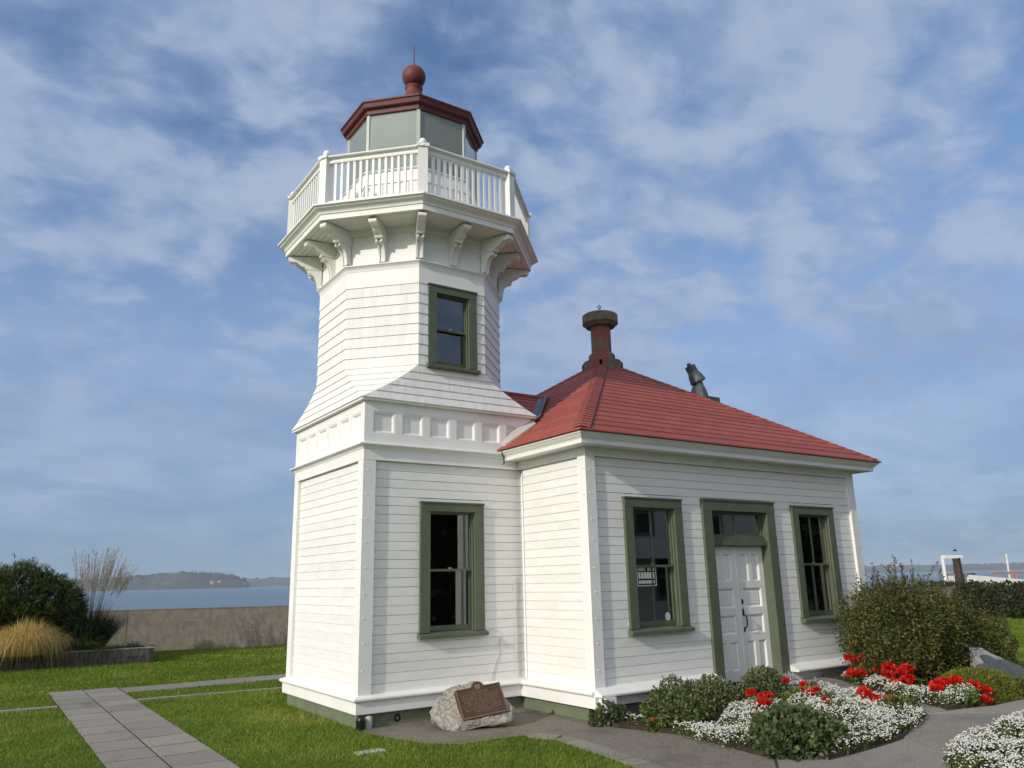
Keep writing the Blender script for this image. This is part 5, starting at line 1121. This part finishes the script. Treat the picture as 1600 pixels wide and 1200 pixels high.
# ---------------------------------------------------------------- planter plants
pine = thing('pine_shrub', 'dense dark rounded pine shrub in the planter', 'shrub', (-3.6, 14.7, 0.33))
pl_l = [(-3.45, 14.9, 1.75, 0.85, 0.8, 0.95), (-4.3, 14.8, 1.5, 0.95, 0.8, 0.95), (-2.75, 14.8, 1.55, 0.75, 0.7, 0.75), (-3.6, 14.4, 1.1, 1.1, 0.7, 0.8), (-2.5, 14.6, 1.0, 0.65, 0.6, 0.7), (-5.2, 14.8, 1.4, 1.0, 0.8, 1.0), (-2.35, 14.7, 1.45, 0.5, 0.5, 0.5)]
g = np.random.default_rng(5); tp, tn = lobes_sample(pl_l, 4200, 71, 0.10, False, 0.09); tn[:, 2] += 0.35
PP = np.repeat(tp, 15, 0)+g.normal(0, 0.035, (len(tp)*15, 3)); NN = np.repeat(tn, 15, 0); leaf_mesh('foliage', PP, NN, 0.095, 'needle', pine, 0.14, 0, 0.42, 71)
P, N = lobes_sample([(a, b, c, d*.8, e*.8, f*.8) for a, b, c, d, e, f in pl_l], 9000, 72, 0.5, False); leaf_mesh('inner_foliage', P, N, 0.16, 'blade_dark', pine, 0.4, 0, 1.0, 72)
mb = MB()
for l in pl_l: mb.tube([(-3.6, 14.7, 0.3), ((-3.6+l[0])/2, 14.7, 0.8), l[:3]], [0.08, 0.06, 0.03], 6)
obj('branches', mb, 'bark', pine)
gg = thing('golden_grass', 'golden straw coloured grass mound spilling over the planter edge', 'grass', (-3.35, 13.55, 0.35))
P, Dv = disc(5200, 0.62, (-3.35, 13.45, 0.36), 81); P[:, 2] += 0.28*(1-((P[:, 0]+3.35)**2+(P[:, 1]-13.45)**2)/0.385); blades('grass_blades', P, Dv, 0.52, 0.020, 'straw', gg, 2.0, 81, 7, 2.05, reach=0.85)
P, Dv = disc(2600, 0.5, (-4.2, 13.55, 0.36), 82); blades('grass_blades', P, Dv, 0.54, 0.020, 'straw', gg, 2.0, 82, 7, 2.0, reach=0.85)
P, Dv = disc(1500, 0.25, (-2.75, 13.5, 0.36), 83); blades('grass_blades', P, Dv, 0.50, 0.018, 'straw', gg, 2.0, 83, 7, 1.95, reach=0.85)
tg = thing('plume_grass', 'tall feathery plume grass rising behind the planter', 'grass', (-1.75, 14.7, 0.33))
P, Dv = disc(2600, 0.34, (-1.7, 14.6, 0.33), 84); blades('leaf_blades', P, Dv, 0.95, 0.022, 'blade_dark', tg, 1.25, 84, 6, 1.75, reach=0.75)
g = np.random.default_rng(9); n = 105; a = g.uniform(0, 2*np.pi, n); q = np.sqrt(g.random(n)); P = np.column_stack([-1.7+0.22*q*np.cos(a), 14.6+0.22*q*np.sin(a), np.full(n, 0.5)])
dx = 0.10+0.30*q*np.cos(a); Dv = np.column_stack([dx, 0.25*q*np.sin(a)]); dx[:] = np.where(g.random(n) < 0.15, dx*1.7, dx); Ls = g.uniform(1.9, 2.75, n)
blades('stalks', P, Dv, Ls, 0.010, 'stalk', tg, 0.30, 85, 6, 0.98)
tip = []; tdir = []
for i in range(n):
    for k in range(46):
        t = 0.68+0.32*k/46; ln = np.linalg.norm(Dv[i]); pos = P[i]+np.array([Dv[i, 0], Dv[i, 1], 0])*Ls[i]*(t*0.75+0.30*t*t*0.6)+np.array([0, 0, Ls[i]*(t*0.98-0.30*ln*t**2.4*0.9)])
        tip.append(pos+g.normal(0, 0.010, 3)); tdir.append((Dv[i, 0]*0.8, Dv[i, 1]*0.8, 1.0))
leaf_mesh('plumes', np.array(tip), np.array(tdir), 0.085, 'plume', tg, 0.11, 0, 0.22, 86)
sg = thing('strap_grass', 'small lime green strap leaved grass beside the golden mound', 'grass', (-1.95, 13.5, 0.35))
P, Dv = disc(260, 0.14, (-2.0, 13.5, 0.35), 87); blades('leaf_blades', P, Dv, 0.62, 0.022, 'blade_green', sg, 0.8, 87, 5, 0.95)
P, Dv = disc(500, 0.2, (-1.55, 13.42, 0.35), 88); blades('leaf_blades', P, Dv, 0.32, 0.014, 'blade_green', sg, 0.9, 88, 4, 0.9)
ag = thing('agave_clump', 'low grey green spiky clump at the right end of the planter', 'plant', (-0.85, 13.5, 0.35))
for cx, cy, ln, nn in ((-0.78, 13.45, 0.42, 46), (-1.05, 13.5, 0.3, 40), (-1.28, 13.42, 0.24, 40), (-0.62, 13.6, 0.3, 30)):
    P, Dv = disc(nn, 0.08, (cx, cy, 0.35), int(90+cx*10)); blades('leaf_blades', P, Dv*0.9, ln, 0.04, 'agave', ag, 0.35, int(90-cx*10), 4, 0.8)
P, Dv = disc(2500, 0.6, (-0.9, 13.85, 0.33), 94); P[:, 0] = -0.95+(P[:, 0]+0.9)*1.3; blades('ground_cover', P, Dv*0.6, 0.13, 0.014, 'blade_dark', ag, 0.6, 94, 3, 0.9)

# ---------------------------------------------------------------- lawn blades
def lawn():
    g = np.random.default_rng(101); cx, cy = -4.587, -10.70; n = 900000
    rr = 3.5+34*g.random(n)**1.5; an = R(34.2)+g.uniform(-R(46), R(46), n)
    X = cx+rr*np.sin(an); Y = cy+rr*np.cos(an)
    k = Y < wall_y(X)-0.05; jx, jy = g.normal(0, 0.028, n), g.normal(0, 0.028, n)
    for pl_ in (PATH, WALK2, KERB1, KERB2, APRON, WALK, BED_MAIN, BED_RIGHT, BED_NEAR, [(-8.4, 13.9), (-0.3, 13.05), (-0.2, 15.4), (-8.4, 16.2)]): k &= ~poly_in(X+jx, Y+jy, pl_)
    k &= ~((X > -0.01) & (X < A+0.02) & (Y > -0.01) & (Y < A+0.02)); k &= ~((X > B) & (X < X1) & (Y > Y0) & (Y < Y1))
    X, Y, rr = X[k], Y[k], rr[k]; n = len(X); patch = np.sin(X*1.3+np.sin(Y*0.9)*1.5)*np.sin(Y*1.1+X*0.4)
    h = (0.028+0.014*g.random(n)+0.007*patch)*np.clip(0.8+rr/28, 0.9, 2.0); w_ = 0.0045*np.clip(rr/7.5, 1, 4.5)
    a = g.uniform(0, 2*np.pi, n); lean = g.uniform(0.1, 0.9, n)*h; b = g.uniform(0, 2*np.pi, n); Z = H(X, Y)-0.006
    P0 = np.column_stack([X-w_*np.cos(a), Y-w_*np.sin(a), Z]); P1 = np.column_stack([X+w_*np.cos(a), Y+w_*np.sin(a), Z]); P2 = np.column_stack([X+lean*np.cos(b), Y+lean*np.sin(b), Z+h])
    V = np.stack([P0, P1, P2], 1).reshape(-1, 3); F_ = np.arange(n*3).reshape(-1, 3)
    worn = np.sin(X*0.7+1.3)*np.sin(Y*0.55+0.4)+0.5*np.sin(X*2.1+Y*1.7); c = np.clip(0.40+0.20*patch+g.normal(0, 0.22, n)+0.14*np.sin(X*5.1+np.sin(Y*3))*np.sin(Y*4.3)+0.16*np.clip(worn, 0, 2), 0, 1)
    tag(fast('lawn_grass', V, F_, 'grass', None, np.repeat(c, 3)), 'short green lawn grass blades', None, None, 'stuff')
lawn()

# ---------------------------------------------------------------- dock beyond the seawall, right
pf = thing('pier_gate', 'white timber gate frame on the pier beyond the hedge', 'gate', (43.0, 14.3, -1))
c = MB(); c.tube([(42.85, 14.3, -3.2), (42.80, 14.25, 2.72)], 0.10, 8); obj('post', c, 'dock_white', pf)
c = MB(); c.loft([[(42.72, 14.27, z), (42.80, 14.10, z), (43.75, 13.52, z), (43.82, 13.66, z)] for z in (2.62, 2.80)]); obj('beam', c, 'dock_white', pf)
c = MB(); c.loft([[(42.5, 14.75, z), (42.5, 14.6, z), (44.05, 13.6, z), (44.1, 13.72, z)] for z in (1.62, 1.74)]); obj('rail', c, 'timber_top', pf)
pi_ = thing('timber_pile', 'dark leaning timber pile beside the white pier gate', 'pile', (43.6, 13.9, -3))
c = MB(); c.tube([(43.85, 14.0, -3.2), (43.75, 13.95, 1.2), (43.46, 13.8, 2.64)], [0.26, 0.24, 0.21], 10); obj('shaft', c, 'pile', pi_)
c = MB(); c.tube([(44.0, 13.74, 0.5), (43.98, 13.76, 1.65)], 0.07, 6); obj('side_post', c, 'timber_top', pi_)
pw_ = thing('pier_ramp', 'long white sided pier ramp sloping beyond the hedge', 'pier', (46, 12.4, 0))
d_ = Vector((46.93-43.95, 11.84-13.75, 0)).normalized(); s0 = Vector((44.1, 13.7, 0)); nv_ = Vector((-d_.y, d_.x, 0))
c = MB()
for o in (0.0, 1.8): c.loft([[s0+d_*a+nv_*(o+q)+Vector((0, 0, z)) for q, z in ((0, zb), (0.1, zb), (0.1, zt), (0, zt))] for a, zb, zt in ((0, 0.7, 1.68), (3.55, 0.3, 1.30), (12, -0.7, 0.2))])
obj('side_panel', c, 'dock_white', pw_)
c = MB(); c.loft([[s0+d_*a+nv_*(q)+Vector((0, 0, z)) for q, z in ((0.1, zb), (1.8, zb), (1.8, zb+.1), (0.1, zb+.1))] for a, zb in ((0, 0.75), (12, -0.6))]); obj('deck', c, 'dock_grey', pw_)
for a in (1, 6, 11): 
    c = MB(); c.tube([s0+d_*a+nv_*0.9+Vector((0, 0, -3.2)), s0+d_*a+nv_*0.9+Vector((0, 0, 0.3-a*0.09))], 0.15, 8); obj('pile', c, 'pile', pw_)
c = MB(); bx = s0+d_*0.6+nv_*0.9; c.box(bx.x-0.35, bx.x+0.4, bx.y-0.3, bx.y+0.3, 1.50, 1.74); c.box(bx.x-0.3, bx.x+0.35, bx.y-0.25, bx.y+0.25, 0.7, 1.5); tag(obj('dock_box', c, 'dock_grey', loc=(bx.x, bx.y, 0.7)), 'dark flat topped dock box behind the white pier ramp', 'box')
orr = thing('orange_rail', 'orange handrail on the pier at the right edge', 'railing', (46.4, 12.3, 0))
c = MB(); c.tube([(45.75, 13.0, 1.73), (48.9, 10.9, 1.76)], 0.045, 6); obj('handrail', c, 'dock_orange', orr)
for q in (0.05, 0.32, 0.38, 0.75): c = MB(); p = Vector((45.75, 13.0, 0)).lerp(Vector((48.9, 10.9, 0)), q); c.tube([(p.x, p.y, 0.2), (p.x, p.y, 1.74)], 0.06 if 0.2 < q < 0.5 else 0.035, 6); obj('post', c, 'dock_orange', orr)
c = MB(); c.tube([(46.75, 12.6, -3.2), (46.70, 12.5, 1.7), (46.55, 12.4, 2.82)], 0.055, 8); tag(obj('white_post', c, 'dock_white', loc=(46.7, 12.5, -3)), 'slim white pole rising above the orange rail', 'pole')
gl = thing('gull', 'small dark bird hovering above the leaning timber pile', 'bird', (43.4, 13.8, 3.05))
c = MB(); c.tube([(43.30, 13.86, 3.06), (43.38, 13.81, 3.07), (43.48, 13.75, 3.06), (43.56, 13.70, 3.05)], [0.01, 0.045, 0.04, 0.006], 7); obj('body', c, 'dark', gl)
c = MB()
for s in (-1, 1): c.loft([[(43.40+a*0.02+s*b*0.5, 13.80+s*b*0.3, 3.08+zz), (43.47+a*0.02+s*b*0.5, 13.76+s*b*0.3, 3.08+zz), (43.44+s*b*0.5, 13.78+s*b*0.3, 3.092+zz)] for a, b, zz in ((0, 0.02, 0), (0, 0.2, 0.07), (0, 0.42, 0.02))])
obj('wings', c, 'dark', gl)

# ---------------------------------------------------------------- keeper's house and trees behind the camera (mirrored in the panes)
kh = thing('keepers_house', 'pale clapboard house across the garden, seen only mirrored in the front windows', 'house', (17.5, -16.5, 0))
KF = Fr((12.5, -14.0, 0.2), (1, 0, 0), (0, 1, 0))
mb = MB(); mb.box(12.5, 23.5, -20, -14.03, 0.0, 5.6); kw = obj('wall', mb, 'house_wall', kh)
for i in range(36): c = MB(); c.prism([(-0.03, i*0.15), (0.02, i*0.15), (0.0, i*0.15+0.149), (-0.03, i*0.15+0.149)], 0, 11, KF); obj('siding_board', c, 'house_wall', kw)
for u0, zz in ((1.2, 0.9), (3.6, 0.9), (2.6, 3.2), (6.4, 3.2), (8.6, 0.9)):
    c = MB(); c.box(u0, u0+1.0, 0.0, 0.06, zz, zz+1.7, KF); wo = obj('window', c, 'sage', kh); c = MB(); c.box(u0+.12, u0+.88, 0.0, 0.064, zz+.12, zz+.80, KF); c.box(u0+.12, u0+.88, 0.0, 0.064, zz+.88, zz+1.58, KF); obj('pane', c, 'dark', wo)
c = MB(); c.loft([[(x, -20.5, 5.5), (x, -13.4, 5.5), (x, -13.4, 5.65), (x, -17, 8.6), (x, -20.5, 5.65)] for x in (12.0, 24.0)]); obj('roof', c, 'roof_red', kh)
c = MB(); c.box(12.5, 17.5, -13.9, -12.4, 2.55, 2.8); c.box(12.6, 12.75, -12.6, -12.45, 0.2, 2.6); c.box(17.2, 17.35, -12.6, -12.45, 0.2, 2.6); obj('porch', c, 'house_wall', kh)
for i, (tx_, ty_, hh) in enumerate(((7.0, -18.5, 8.0), (10.0, -15.8, 8.5), (4.0, -24, 9.0), (27.5, -16, 8.5), (31.5, -12, 9.0))):
    t = thing('garden_tree', ('broad dark tree left of the mirrored house', 'tall dark tree behind the mirrored house', 'dark tree far behind the viewer', 'dark tree right of the mirrored house', 'outermost dark tree right of the mirrored house')[i], 'tree', (tx_, ty_, 0.1), 'trees behind the viewer')
    c = MB(); c.tube([(tx_, ty_, 0), (tx_+.1, ty_, hh*.4), (tx_, ty_, hh*.75)], [0.3, 0.22, 0.1], 8); obj('trunk', c, 'bark', t)
    P, N = lobes_sample([(tx_, ty_, hh*.6, 2.2, 2.2, hh*.36), (tx_+1.2, ty_, hh*.5, 1.6, 1.6, 2.0), (tx_-1.2, ty_+.4, hh*.45, 1.7, 1.6, 2.0), (tx_, ty_+.8, hh*.25, 1.9, 1.5, 1.8)], 9000, 200+i, 0.5, False); leaf_mesh('crown', P, N, 0.42, 'leaf_hedge', t, 0.7, 0, 0.9, 200+i)

# ---------------------------------------------------------------- sea air
hm = bpy.data.materials.new('haze'); hm.use_nodes = True; t = NT(hm.node_tree); t.n.clear()
pvn = t.node('ShaderNodeVolumePrincipled', {'Color': (0.80, 0.88, 1.0, 1), 'Density': 0.0001, 'Anisotropy': 0.0})
on = t.node('ShaderNodeOutputMaterial'); t.l.new(pvn.outputs[0], on.inputs['Volume']); MATS['haze'] = hm
mb = MB(); mb.box(-9100, 9100, -9100, 9100, -4.3, 82); hz = obj('haze', mb, 'haze'); tag(hz, 'thin sea haze over the water', None, None, 'stuff')
